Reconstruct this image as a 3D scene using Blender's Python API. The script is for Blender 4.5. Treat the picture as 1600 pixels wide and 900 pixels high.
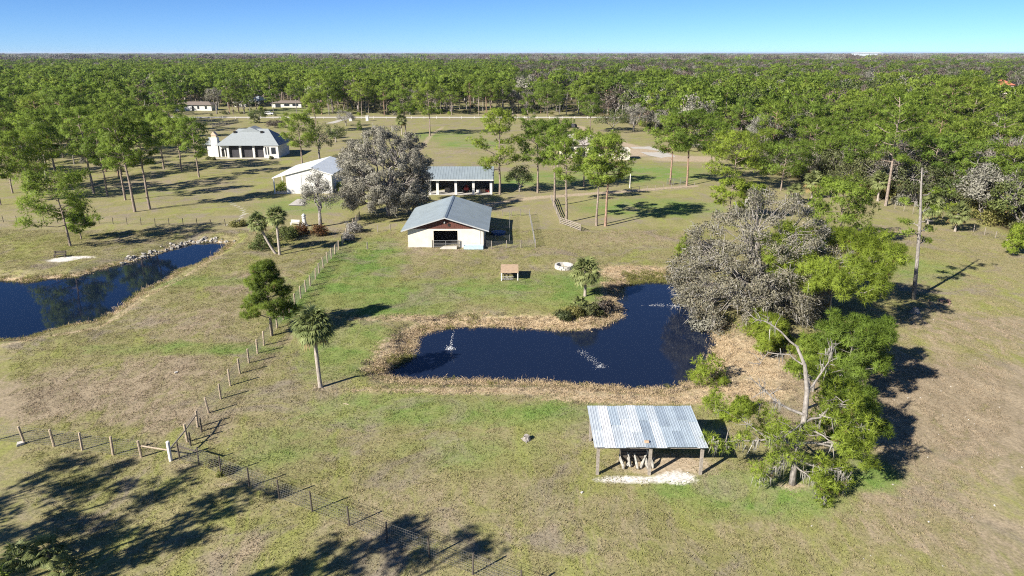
import bpy, math, random
import numpy as np
from mathutils import Vector, Matrix, noise

# ------------------------------------------------------------------ camera, world, sun, exposure
for o in list(bpy.data.objects): bpy.data.objects.remove(o, do_unlink=True)
SC = bpy.context.scene
COL = SC.collection
R = math.radians
H, F, HOR = 30.0, 1100.0, 82.0                 # drone height, focal length in pixels of a 1600 wide frame, horizon row
PITCH = math.atan((450 - HOR) / F)
CP, SP = math.cos(PITCH), math.sin(PITCH)
cam_d = bpy.data.cameras.new('camera'); cam = bpy.data.objects.new('camera', cam_d); COL.objects.link(cam)
cam.location = (0, 0, H); cam.rotation_euler = (math.pi / 2 - PITCH, 0, 0)
cam_d.sensor_width = 36; cam_d.lens = F * 36 / 1600; cam_d.clip_start = 0.5; cam_d.clip_end = 120000
SC.camera = cam

SUN_AZ, SUN_EL = R(39.5), R(31)                  # shadows run towards +X +Y
sx, sy, sz = -math.cos(SUN_AZ) * math.cos(SUN_EL), -math.sin(SUN_AZ) * math.cos(SUN_EL), math.sin(SUN_EL)
W = bpy.data.worlds.new('World'); SC.world = W; W.use_nodes = True
wn = W.node_tree.nodes; bg = wn['Background']
sky = wn.new('ShaderNodeTexSky'); sky.sky_type = 'NISHITA'; sky.sun_disc = False
sky.sun_elevation = SUN_EL; sky.sun_rotation = math.atan2(sx, sy)
sky.altitude = 0; sky.air_density = 0.5; sky.dust_density = 0.0; sky.ozone_density = 10.0
W.node_tree.links.new(sky.outputs[0], bg.inputs[0]); bg.inputs[1].default_value = 0.062
sd = bpy.data.lights.new('sun', 'SUN'); so = bpy.data.objects.new('sun', sd); COL.objects.link(so)
sd.energy = 4.7; sd.angle = R(0.53); sd.color = (1.0, 0.93, 0.82)
so.rotation_euler = Vector((-sx, -sy, -sz)).to_track_quat('-Z', 'Y').to_euler()
so.location = (-40, -40, 60)
SC.view_settings.view_transform = 'Standard'; SC.view_settings.look = 'None'
SC.view_settings.gamma = 1.0; SC.view_settings.use_curve_mapping = False
SC.view_settings.exposure = 1.2
SC.cycles.max_bounces = 6; SC.cycles.diffuse_bounces = 2; SC.cycles.glossy_bounces = 3
SC.cycles.transmission_bounces = 3; SC.cycles.transparent_max_bounces = 8; SC.cycles.volume_bounces = 0
SC.cycles.use_denoising = False; SC.cycles.filter_width = 1.1

# ------------------------------------------------------------------ where things stand
def at(px, py, z=0.0):
    """point at height z seen at photograph pixel (px, py)"""
    k = (py - 450) / F
    zc = (H - z) / (k * CP + SP)
    return Vector(((px - 800) / F * zc, zc * (CP - k * SP), z))
def at_y(px, py, Y):
    """point in the vertical plane at distance Y"""
    k = (py - 450) / F
    dz = -Y * (k * CP + SP) / (CP - k * SP)
    zc = Y * CP - dz * SP
    return Vector(((px - 800) / F * zc, Y, H + dz))
def mpp(p): return (p[1] * CP + (H - p[2]) * SP) / F       # metres per photo pixel at a point

# ------------------------------------------------------------------ helpers
def tag(o, label=None, cat=None, group=None, kind=None):
    if label: o['label'] = label
    if cat: o['category'] = cat
    if group: o['group'] = group
    if kind: o['kind'] = kind
    return o
def link(name, data, parent=None, loc=None, rot=None, scale=None):
    o = bpy.data.objects.new(name, data); COL.objects.link(o)
    if parent: o.parent = parent
    if loc is not None: o.location = loc
    if rot is not None: o.rotation_euler = rot
    if scale is not None: o.scale = scale if hasattr(scale, '__len__') else (scale,) * 3
    return o
def empty(name, loc, label, cat, group=None, rz=0, scale=None):
    o = link(name, None, None, loc, (0, 0, rz), scale); o.empty_display_size = 0.5
    return tag(o, label, cat, group)
def np_mesh(name, V, polys, mat, tint=None, smooth=False, nrm=None):
    """polys: list of (n,k) index arrays with k vertices each"""
    me = bpy.data.meshes.new(name)
    V = np.asarray(V, dtype=np.float32); me.vertices.add(len(V)); me.vertices.foreach_set('co', V.ravel())
    polys = [np.asarray(p, dtype=np.int32) for p in polys if len(p)]
    idx = np.concatenate([p.ravel() for p in polys]); tot = np.concatenate([np.full(len(p), p.shape[1], np.int32) for p in polys])
    st = np.concatenate([[0], np.cumsum(tot)[:-1]]).astype(np.int32)
    me.loops.add(len(idx)); me.loops.foreach_set('vertex_index', idx)
    me.polygons.add(len(tot)); me.polygons.foreach_set('loop_start', st); me.polygons.foreach_set('loop_total', tot)
    if smooth: me.polygons.foreach_set('use_smooth', np.ones(len(tot), bool))
    for m in (mat if isinstance(mat, (list, tuple)) else [mat]): me.materials.append(m)
    if tint is not None:
        a = me.attributes.new('tint', 'FLOAT', 'POINT'); a.data.foreach_set('value', np.asarray(tint, np.float32))
    me.update(calc_edges=True)
    if nrm is not None:
        me.polygons.foreach_set('use_smooth', np.ones(len(tot), bool)); me.normals_split_custom_set_from_vertices(unit(nrm).tolist())
    return me
class MB:
    """collects boxes, tubes and polygons into one mesh"""
    def __init__(s): s.v = []; s.f = []
    def poly(s, pts):
        b = len(s.v); s.v += [tuple(p) for p in pts]; s.f.append(tuple(range(b, b + len(pts)))); return s
    def prism(s, pts, d):
        """pts: closed outline, extruded by vector d"""
        n = len(pts); b = len(s.v); d = Vector(d)
        s.v += [tuple(p) for p in pts] + [tuple(Vector(p) + d) for p in pts]
        s.f.append(tuple(range(b + n - 1, b - 1, -1))); s.f.append(tuple(range(b + n, b + 2 * n)))
        for i in range(n): j = (i + 1) % n; s.f.append((b + i, b + j, b + n + j, b + n + i))
        return s
    def box(s, x0, x1, y0, y1, z0, z1):
        return s.prism([(x0, y0, z0), (x1, y0, z0), (x1, y1, z0), (x0, y1, z0)], (0, 0, z1 - z0))
    def beam(s, a, b, w, h=None):
        a, b = Vector(a), Vector(b); h = h or w; d = (b - a); u = d.normalized()
        side = u.cross(Vector((0, 0, 1))); side = Vector((1, 0, 0)) if side.length < 1e-4 else side.normalized()
        up = side.cross(u)
        return s.prism([a + side * w / 2 * i + up * h / 2 * j for i, j in ((-1, -1), (1, -1), (1, 1), (-1, 1))], d)
    def tube(s, pts, rad, n=7, cap=True):
        pts = [Vector(p) for p in pts]; b = len(s.v); ref = Vector((0.31, 0.17, 0.93))
        for i, p in enumerate(pts):
            t = (pts[min(i + 1, len(pts) - 1)] - pts[max(i - 1, 0)]).normalized()
            a = t.cross(ref); a = t.cross(Vector((1, 0, 0))) if a.length < 0.05 else a
            a.normalize(); c = t.cross(a); r = rad[i] if hasattr(rad, '__len__') else rad
            for k in range(n):
                q = 2 * math.pi * k / n; s.v.append(tuple(p + a * math.cos(q) * r + c * math.sin(q) * r))
        for i in range(len(pts) - 1):
            for k in range(n):
                m = (k + 1) % n; s.f.append((b + i * n + k, b + i * n + m, b + (i + 1) * n + m, b + (i + 1) * n + k))
        if cap: s.f.append(tuple(range(b + (len(pts) - 1) * n, b + len(pts) * n))); s.f.append(tuple(range(b + n - 1, b - 1, -1)))
        return s
    def mesh(s, name, mat, smooth=False):
        me = bpy.data.meshes.new(name); me.from_pydata(s.v, [], s.f); me.materials.append(mat)
        if smooth: me.polygons.foreach_set('use_smooth', [True] * len(s.f))
        me.update(); return me
    def build(s, name, mat, parent=None, loc=None, rot=None, smooth=False):
        return link(name, s.mesh(name, mat, smooth), parent, loc, rot)

# ------------------------------------------------------------------ materials
class NT:
    def __init__(s, name):
        s.m = bpy.data.materials.new(name); s.m.use_nodes = True; s.t = s.m.node_tree; s.n = s.t.nodes; s.l = s.t.links
        s.b = s.n['Principled BSDF']; s.o = s.n['Material Output']
    def new(s, typ, **kw):
        x = s.n.new(typ)
        for k, v in kw.items(): setattr(x, k, v)
        return x
    def to(s, a, b): s.l.new(a, b)
    def val(s, sock, v):
        if hasattr(v, 'links') or hasattr(v, 'is_linked'): s.l.new(v, sock)
        else: sock.default_value = v
    def noise(s, scale, detail=3, rough=0.55, vec=None, dist=0.0):
        x = s.new('ShaderNodeTexNoise'); x.inputs['Scale'].default_value = scale; x.inputs['Detail'].default_value = detail
        x.inputs['Roughness'].default_value = rough; x.inputs['Distortion'].default_value = dist
        if vec is not None: s.to(vec, x.inputs['Vector'])
        return x.outputs['Fac']
    def ramp(s, f, stops):
        x = s.new('ShaderNodeValToRGB'); e = x.color_ramp.elements
        while len(e) < len(stops): e.new(0.5)
        for i, (p, c) in enumerate(stops):
            e[i].position = p; e[i].color = (c, c, c, 1) if not hasattr(c, '__len__') else (*c, 1)
        s.to(f, x.inputs[0]); return x.outputs[0]
    def mix(s, f, a, b, typ='MIX'):
        x = s.new('ShaderNodeMix', data_type='RGBA', blend_type=typ)
        s.val(x.inputs[0], f)
        for sock, v in ((x.inputs[6], a), (x.inputs[7], b)):
            s.val(sock, (*v, 1) if isinstance(v, tuple) and len(v) == 3 else v)
        return x.outputs[2]
    def math(s, op, a, b=0.0, clamp=False):
        x = s.new('ShaderNodeMath', operation=op, use_clamp=clamp); s.val(x.inputs[0], a); s.val(x.inputs[1], b); return x.outputs[0]
    def bump(s, h, strength=0.3, dist=0.05):
        x = s.new('ShaderNodeBump'); x.inputs['Strength'].default_value = strength; x.inputs['Distance'].default_value = dist
        s.to(h, x.inputs['Height']); s.to(x.outputs[0], s.b.inputs['Normal'])
    def pos(s): return s.new('ShaderNodeNewGeometry').outputs['Position']
    def obj(s): return s.new('ShaderNodeTexCoord').outputs['Object']
    def set(s, **kw):
        for k, v in kw.items(): s.val(s.b.inputs[k.replace('_', ' ')], v)
        return s
def plain(name, c, rough=0.7, var=0.25, scale=3.0, metal=0.0, bump=0.15, spec=0.3):
    """weathered surface: base colour with two scales of uneven wear"""
    t = NT(name); p = t.obj()
    n1 = t.noise(scale, 4, 0.6, p); n2 = t.noise(scale * 9, 3, 0.6, p)
    lo = tuple(x * (1 - var) for x in c); hi = tuple(min(1, x * (1 + var * 0.5)) for x in c)
    col = t.mix(t.ramp(n1, [(0.35, 0.0), (0.65, 1.0)]), lo, hi)
    col = t.mix(t.math('MULTIPLY', n2, 0.35), col, lo)
    t.set(Base_Color=col, Roughness=rough, Metallic=metal); t.b.inputs['Specular IOR Level'].default_value = spec
    if bump: t.bump(n2, bump, 0.02)
    return t.m
def foliage(name, lo, hi, brown=(0.16, 0.11, 0.05), trans=0.35, hue=0.25, deep=0.0):
    """leaf or needle surface; colour varies leaf by leaf (tint) and plant by plant"""
    t = NT(name); a = t.new('ShaderNodeAttribute', attribute_name='tint').outputs['Fac']
    rnd = t.new('ShaderNodeObjectInfo').outputs['Random']
    c = t.mix(t.ramp(a, [(0.0, 0.0), (0.95, 1.0)]), lo, hi)
    c = t.mix(t.ramp(a, [(0.955, 0.0), (0.965, 1.0)]), c, brown)
    alt = t.mix(0.5, c, (hi[0] * 1.25, hi[1] * 0.95, hi[2] * 0.9))
    c = t.mix(t.math('MULTIPLY', rnd, hue * 2), c, alt)
    dark = t.mix(1.0, c, (0.54, 0.63, 0.62), 'MULTIPLY')
    r2 = t.math('FRACT', t.math('MULTIPLY', rnd, 7.31))
    c = t.mix(t.math('MULTIPLY', t.math('POWER', r2, 1.5), hue * 3 + deep, True), c, dark)
    t.set(Base_Color=c, Roughness=0.55); t.b.inputs['Specular IOR Level'].default_value = 0.25
    tr = t.new('ShaderNodeBsdfTranslucent'); t.to(c, tr.inputs[0])
    ms = t.new('ShaderNodeMixShader'); ms.inputs[0].default_value = trans
    t.to(t.b.outputs[0], ms.inputs[1]); t.to(tr.outputs[0], ms.inputs[2]); t.to(ms.outputs[0], t.o.inputs[0])
    return t.m

def ground_nodes(t, attr_type):
    """shared colour of pasture soil and grass: zone masks break up along noise in world space"""
    p = t.pos()
    at_ = lambda n: t.new('ShaderNodeAttribute', attribute_name=n, attribute_type=attr_type)
    z = t.new('ShaderNodeSeparateColor'); t.to(at_('zone').outputs['Color'], z.inputs[0])
    dry, lush, straw = z.outputs[0], z.outputs[1], z.outputs[2]
    z2 = t.new('ShaderNodeSeparateColor'); t.to(at_('zone2').outputs['Color'], z2.inputs[0])
    sand, dirt, wood = z2.outputs[0], z2.outputs[1], z2.outputs[2]
    big = t.noise(0.05, 4, 0.6, p, 0.6); mid = t.noise(0.28, 5, 0.65, p, 0.8); fin = t.noise(1.7, 4, 0.7, p); vf = t.noise(4.6, 4, 0.75, p)
    st = t.new('ShaderNodeMapping'); st.inputs['Scale'].default_value = (1.0, 0.45, 1.0); st.inputs['Rotation'].default_value = (0, 0, 0.5)
    t.to(p, st.inputs['Vector']); smear = t.noise(0.7, 4, 0.7, st.outputs[0], 1.0)
    col = t.mix(t.ramp(mid, [(0.36, 0.0), (0.66, 1.0)]), (0.225, 0.220, 0.085), (0.325, 0.285, 0.150))
    col = t.mix(t.ramp(big, [(0.42, 0.0), (0.62, 0.7)]), col, (0.315, 0.265, 0.165))
    col = t.mix(t.ramp(fin, [(0.42, 0.0), (0.75, 0.55)]), col, (0.185, 0.205, 0.065))
    pa, pb, pc = t.noise(0.11, 5, 0.7, p, 1.2), t.noise(0.19, 5, 0.7, t.math('ADD', 0, 0) if False else st.outputs[0], 1.5), t.noise(0.16, 4, 0.65, p, 0.4)
    col = t.mix(t.ramp(pb, [(0.50, 0.0), (0.64, 0.75)]), col, (0.265, 0.285, 0.082))
    col = t.mix(t.ramp(pa, [(0.51, 0.0), (0.64, 0.80)]), col, (0.265, 0.225, 0.175))
    # dry, greyish and purplish pasture
    dr = t.mix(t.ramp(smear, [(0.35, 0.0), (0.62, 1.0)]), (0.235, 0.190, 0.130), (0.355, 0.290, 0.200))
    wob = lambda m, k, n=mid: t.math('SUBTRACT', m, t.math('MULTIPLY', t.math('SUBTRACT', n, 0.5), -k))
    f = t.ramp(wob(t.math('ADD', dry, t.math('MULTIPLY', t.math('SUBTRACT', big, 0.5), 0.9)), 1.7, smear), [(0.3, 0.0), (0.85, 0.95)])
    col = t.mix(f, col, dr)
    gr = t.mix(t.ramp(fin, [(0.35, 0.0), (0.7, 1.0)]), (0.19, 0.228, 0.066), (0.28, 0.300, 0.110))
    col = t.mix(t.ramp(wob(lush, 1.1), [(0.18, 0.0), (0.7, 0.95)]), col, gr)
    vg = t.mix(t.ramp(pc, [(0.42, 0.0), (0.58, 1.0)]), (0.155, 0.245, 0.058), gr); gr2 = t.mix(t.ramp(pa, [(0.50, 0.0), (0.66, 0.8)]), vg, (0.27, 0.24, 0.165))
    col = t.mix(t.ramp(wob(lush, 1.1), [(0.18, 0.0), (0.7, 0.95)]), col, gr2)
    sw = t.mix(t.ramp(fin, [(0.32, 0.0), (0.68, 1.0)]), (0.37, 0.285, 0.175), (0.56, 0.455, 0.305))
    col = t.mix(t.ramp(wob(straw, 0.9, fin), [(0.3, 0.0), (0.6, 1.0)]), col, sw)
    dt = t.mix(t.ramp(fin, [(0.35, 0.0), (0.7, 1.0)]), (0.36, 0.28, 0.195), (0.50, 0.42, 0.31))
    col = t.mix(t.ramp(wob(dirt, 0.7, fin), [(0.3, 0.0), (0.7, 0.95)]), col, dt)
    sn = t.mix(t.ramp(vf, [(0.3, 0.0), (0.7, 1.0)]), (0.55, 0.52, 0.47), (0.80, 0.78, 0.74))
    col = t.mix(t.ramp(wob(sand, 0.8, fin), [(0.35, 0.0), (0.7, 1.0)]), col, sn)
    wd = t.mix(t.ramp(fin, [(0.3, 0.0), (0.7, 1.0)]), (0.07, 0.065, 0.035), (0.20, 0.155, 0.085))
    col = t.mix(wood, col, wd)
    g = t.mix(t.ramp(vf, [(0.25, 0.72), (0.75, 1.22)]), (0, 0, 0), col)
    mul = t.new('ShaderNodeMix', data_type='RGBA', blend_type='MULTIPLY'); mul.inputs[0].default_value = 1.0
    t.to(col, mul.inputs[6]); t.to(t.ramp(vf, [(0.30, 0.60), (0.62, 1.10)]), mul.inputs[7])
    return mul.outputs[2], fin, vf
def mat_ground():
    t = NT('pasture'); c, fin, vf = ground_nodes(t, 'GEOMETRY')
    t.set(Base_Color=c, Roughness=0.95); t.b.inputs['Specular IOR Level'].default_value = 0.1
    h = t.math('ADD', t.math('MULTIPLY', fin, 0.6), t.math('MULTIPLY', vf, 0.4)); t.bump(h, 0.6, 0.12)
    return t.m
def mat_grass():
    t = NT('grass_blades'); c, fin, vf = ground_nodes(t, 'INSTANCER')
    a = t.new('ShaderNodeAttribute', attribute_name='tint').outputs['Fac']
    c = t.mix(t.math('MULTIPLY', a, 0.6), c, t.mix(1.0, c, (1.45, 1.4, 1.5), 'MULTIPLY'))
    t.set(Base_Color=c, Roughness=0.8); t.b.inputs['Specular IOR Level'].default_value = 0.15
    tr = t.new('ShaderNodeBsdfTranslucent'); t.to(c, tr.inputs[0])
    ms = t.new('ShaderNodeMixShader'); ms.inputs[0].default_value = 0.35
    t.to(t.b.outputs[0], ms.inputs[1]); t.to(tr.outputs[0], ms.inputs[2]); t.to(ms.outputs[0], t.o.inputs[0])
    return t.m
def mat_water(name, centre=None, base=(.008, .014, .034, 1), bs=.05):
    t = NT(name); p = t.pos()
    t.set(Base_Color=base, Roughness=0.03, IOR=1.33)
    h = t.noise(2.2, 3, 0.6, p, 0.5)
    if centre is not None:
        d = t.new('ShaderNodeVectorMath', operation='DISTANCE'); t.to(p, d.inputs[0]); d.inputs[1].default_value = centre
        w = t.math('SINE', t.math('MULTIPLY', d.outputs['Value'], 9.0))
        fall = t.math('POWER', 2.718, t.math('MULTIPLY', d.outputs['Value'], -0.22))
        h = t.math('ADD', h, t.math('MULTIPLY', t.math('MULTIPLY', w, fall), 0.55))
    t.bump(h, bs, 0.10)
    return t.m
def mat_bark(name, lo, hi):
    t = NT(name); p = t.obj(); mp = t.new('ShaderNodeMapping'); mp.inputs['Scale'].default_value = (5, 5, 1.6); t.to(p, mp.inputs[0])
    n = t.noise(1.6, 4, 0.7, mp.outputs[0], 0.6)
    t.set(Base_Color=t.mix(t.ramp(n, [(0.35, 0.0), (0.65, 1.0)]), lo, hi), Roughness=0.9); t.bump(n, 0.6, 0.05)
    t.b.inputs['Specular IOR Level'].default_value = 0.15
    return t.m
M = dict(
    ground=mat_ground(), grass=mat_grass(),
    pine=foliage('pine_needles', (0.130, 0.195, 0.030), (0.315, 0.43, 0.066), trans=0.45, hue=0.18, deep=.3),
    pine_dark=foliage('young_pine_needles', (0.075, 0.125, 0.018), (0.21, 0.285, 0.042), trans=0.45, hue=0.08),
    pine_bright=foliage('bright_needles', (0.165, 0.23, 0.028), (0.36, 0.45, 0.062), trans=0.45, hue=0.08),
    broad=foliage('broad_leaves', (0.07, 0.10, 0.030), (0.18, 0.23, 0.07), hue=0.2),
    greyoak=foliage('grey_oak_leaves', (0.165, 0.165, 0.128), (0.30, 0.292, 0.235), brown=(0.38, 0.36, 0.33), trans=0.2, hue=0.08),
    mossoak=foliage('mossy_oak_leaves', (0.14, 0.135, 0.092), (0.26, 0.245, 0.175), brown=(0.22, 0.17, 0.11), trans=0.2, hue=0.05),
    moss=foliage('hanging_moss', (0.19, 0.18, 0.155), (0.36, 0.345, 0.315), brown=(0.4, 0.38, 0.35), trans=0.15, hue=0.05),
    winter=foliage('winter_twigs', (0.085, 0.070, 0.056), (0.175, 0.145, 0.115), brown=(0.19, 0.11, 0.075), trans=0.1, hue=0.2),
    palm=foliage('palm_fronds', (0.10, 0.135, 0.040), (0.31, 0.35, 0.14), brown=(0.30, 0.22, 0.10), hue=0.1),
    croton=foliage('croton_leaves', (0.055, 0.065, 0.025), (0.23, 0.10, 0.045), brown=(0.30, 0.22, 0.06), hue=0.1),
    shrub=foliage('shrub_leaves', (0.075, 0.098, 0.034), (0.20, 0.215, 0.090), hue=0.25),
    straw=foliage('dry_reeds', (0.35, 0.265, 0.155), (0.66, 0.54, 0.36), brown=(0.19, 0.15, 0.09), trans=0.3, hue=0.1),
    reed=foliage('green_reeds', (0.13, 0.15, 0.04), (0.31, 0.29, 0.10), brown=(0.4, 0.3, 0.16), hue=0.1),
    bark=mat_bark('pine_bark', (0.13, 0.10, 0.08), (0.34, 0.28, 0.235)),
    bark_grey=mat_bark('grey_bark', (0.15, 0.135, 0.12), (0.33, 0.305, 0.28)),
    bark_red=mat_bark('reddish_bark', (0.17, 0.105, 0.075), (0.36, 0.25, 0.19)),
    bark_palm=mat_bark('palm_trunk', (0.22, 0.19, 0.16), (0.44, 0.39, 0.34)),
    post=plain('post_wood', (0.42, 0.34, 0.25), 0.9, 0.35, 6), post_dark=plain('dark_post_wood', (0.10, 0.085, 0.07), 0.9, 0.35, 6),
    post_white=plain('white_post', (0.72, 0.70, 0.66), 0.7, 0.15, 6), timber=plain('grey_timber', (0.30, 0.265, 0.225), 0.9, 0.35, 6),
    wire=plain('fence_wire', (0.30, 0.29, 0.27), 0.55, 0.2, 8, 0.6, 0), galv=plain('galvanised_pipe', (0.42, 0.43, 0.43), 0.45, 0.2, 8, 0.7, 0),
    cream=plain('cream_block_wall', (0.66, 0.615, 0.52), 0.85, 0.14, 0.9), white=plain('white_wall', (0.64, 0.63, 0.60), 0.8, 0.14, 0.8),
    brown=plain('brown_siding', (0.125, 0.050, 0.038), 0.8, 0.3, 4), trim=plain('grey_trim', (0.40, 0.42, 0.43), 0.6, 0.15, 2),
    roof_blue=plain('blue_grey_metal_roof', (0.29, 0.345, 0.375), 0.42, 0.12, 0.5, 0.25, 0.02), roof_pale=plain('pale_metal_roof', (0.60, 0.65, 0.68), 0.42, 0.08, 0.5, 0.2, 0.02),
    shingle=plain('grey_shingle_roof', (0.27, 0.30, 0.315), 0.85, 0.12, 2.5), shingle_tan=plain('taupe_shingle_roof', (0.40, 0.36, 0.33), 0.85, 0.14, 2.5),
    shingle_brown=plain('brown_shingle_roof', (0.20, 0.165, 0.14), 0.9, 0.2, 2.5), tile=plain('terracotta_roof', (0.52, 0.17, 0.10), 0.8, 0.2, 1.5),
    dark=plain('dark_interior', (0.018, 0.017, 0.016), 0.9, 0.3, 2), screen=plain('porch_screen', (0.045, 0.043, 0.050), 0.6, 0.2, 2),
    concrete=plain('concrete', (0.45, 0.43, 0.39), 0.9, 0.15, 0.8), road=plain('limerock_road', (0.58, 0.55, 0.50), 0.95, 0.1, 0.4),
    stone=plain('limestone', (0.36, 0.34, 0.30), 0.9, 0.35, 2.5, bump=0.5), chip=plain('limestone_chips', (0.55, 0.53, 0.49), 0.9, 0.2, 3),
    ply=plain('weathered_plywood', (0.46, 0.335, 0.225), 0.9, 0.25, 3), red=plain('red_brick_rubble', (0.27, 0.17, 0.135), 0.9, 0.3, 3),
    bluep=plain('blue_plastic', (0.05, 0.12, 0.26), 0.5, 0.2, 2), trough=plain('pale_blue_trough', (0.42, 0.55, 0.62), 0.6, 0.15, 3),
    glass=plain('window_glass', (0.03, 0.035, 0.045), 0.1, 0.1, 1, 0, 0, 0.6), paint=plain('white_car_paint', (0.75, 0.75, 0.76), 0.25, 0.05, 1, 0, 0, 0.5),
    rubber=plain('tyre_rubber', (0.025, 0.025, 0.025), 0.9, 0.2, 4), peach=plain('peach_stucco', (0.62, 0.46, 0.34), 0.85, 0.1, 2),
    pale=plain('bleached_wood', (0.38, 0.365, 0.33), 0.9, 0.45, 5), rustred=plain('red_machine_paint', (0.36, 0.05, 0.04), 0.5, 0.2, 3),
)
def mat_roof_sheet(name, c, rust):
    t = NT(name); p = t.obj(); n = t.noise(1.3, 5, 0.65, p, 0.4); n2 = t.noise(6, 3, 0.6, p)
    c2 = t.mix(t.ramp(n, [(0.35, 0.0), (0.7, 1.0)]), c, tuple(x * 0.80 for x in c))
    c2 = t.mix(t.math('MULTIPLY', t.ramp(n2, [(0.55, 0.0), (0.8, 1.0)]), rust), c2, (0.34, 0.29, 0.25))
    t.set(Base_Color=c2, Roughness=0.45, Metallic=0.15); return t.m
SHEETS = [mat_roof_sheet('zinc_sheet_%d' % i, c, r) for i, (c, r) in enumerate([((0.50, 0.56, 0.61), 0.2), ((0.70, 0.72, 0.73), 0.2), ((0.40, 0.48, 0.55), 0.2), ((0.31, 0.38, 0.45), 0.25), ((0.60, 0.65, 0.69), 0.3)])]
def mat_drops():
    t = NT('white_water'); t.set(Base_Color=(0.85, 0.88, 0.9, 1), Roughness=0.2); return t.m
M['drops'] = mat_drops()

# ------------------------------------------------------------------ ponds and terrain
LEVEL = -0.8
POND = [(597, 584), (622, 570), (642, 560), (648, 538), (650, 528), (672, 519), (710, 511), (770, 510.5), (822, 513), (879, 517), (920, 515), (950, 507), (970, 494), (967, 478), (962, 463), (965, 451), (991, 442), (1021, 440), (1059, 442), (1076, 451), (1079, 470), (1091, 496), (1107, 511), (1118, 534), (1112, 556), (1098, 575), (1079, 597), (1047, 607), (1002, 609), (935, 603), (860, 597.5), (792, 595.6), (710, 594), (646, 594), (609, 588)]
CANAL = [(-260, 442), (0, 439), (45, 441), (75, 436), (120, 433), (160, 420), (200, 411), (240, 400), (275, 388), (300, 381), (330, 379), (358, 381), (345, 393), (310, 412), (280, 422), (255, 440), (220, 456), (195, 475), (170, 492), (150, 503), (112, 508), (75, 517), (40, 529), (0, 531), (-260, 560)]
POND = np.array([at(x, y, LEVEL)[:2] for x, y in POND]); CANAL = np.array([at(x, y, LEVEL)[:2] for x, y in CANAL])
def sdist(P, poly):
    """signed distance of points to polygon, positive outside"""
    P = np.asarray(P, float); d = np.full(len(P), 1e9); ins = np.zeros(len(P), bool)
    for i in range(len(poly)):
        a, b = poly[i], poly[(i + 1) % len(poly)]; ab = b - a
        t = np.clip(((P - a) @ ab) / (ab @ ab), 0, 1); q = P - (a + t[:, None] * ab)
        d = np.minimum(d, np.hypot(q[:, 0], q[:, 1]))
        c = ((a[1] > P[:, 1]) != (b[1] > P[:, 1])); den = (b[1] - a[1]) if b[1] != a[1] else 1e-9
        ins ^= c & (P[:, 0] < (b[0] - a[0]) * (P[:, 1] - a[1]) / den + a[0])
    return np.where(ins, -d, d)
def shore(P):
    P = np.asarray(P, float); out = np.full(len(P), 50.0)
    for poly in (POND, CANAL):
        lo, hi = poly.min(0) - 9, poly.max(0) + 9
        m = ((P > lo) & (P < hi)).all(1)
        if m.any(): out[m] = np.minimum(out[m], sdist(P[m], poly))
    return out
def terrain(P, d=None):
    P = np.asarray(P, float); d = shore(P) if d is None else d
    u = np.clip(d / 3.2, 0, 1); s = u * u * (3 - 2 * u)
    z = np.where(d < 0, LEVEL + np.maximum(d * 0.45, -1.2), LEVEL * (1 - s))
    far = np.clip((np.hypot(P[:, 0], P[:, 1]) - 20) / 30, 0, 1)
    return z + 0.05 * far * (np.sin(P[:, 0] * 0.31 + 1.3 * np.sin(P[:, 1] * 0.17)) + np.sin(P[:, 1] * 0.37 + P[:, 0] * 0.11)) * (d > 3)
def gz(x, y): return float(terrain([(x, y)])[0])

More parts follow.
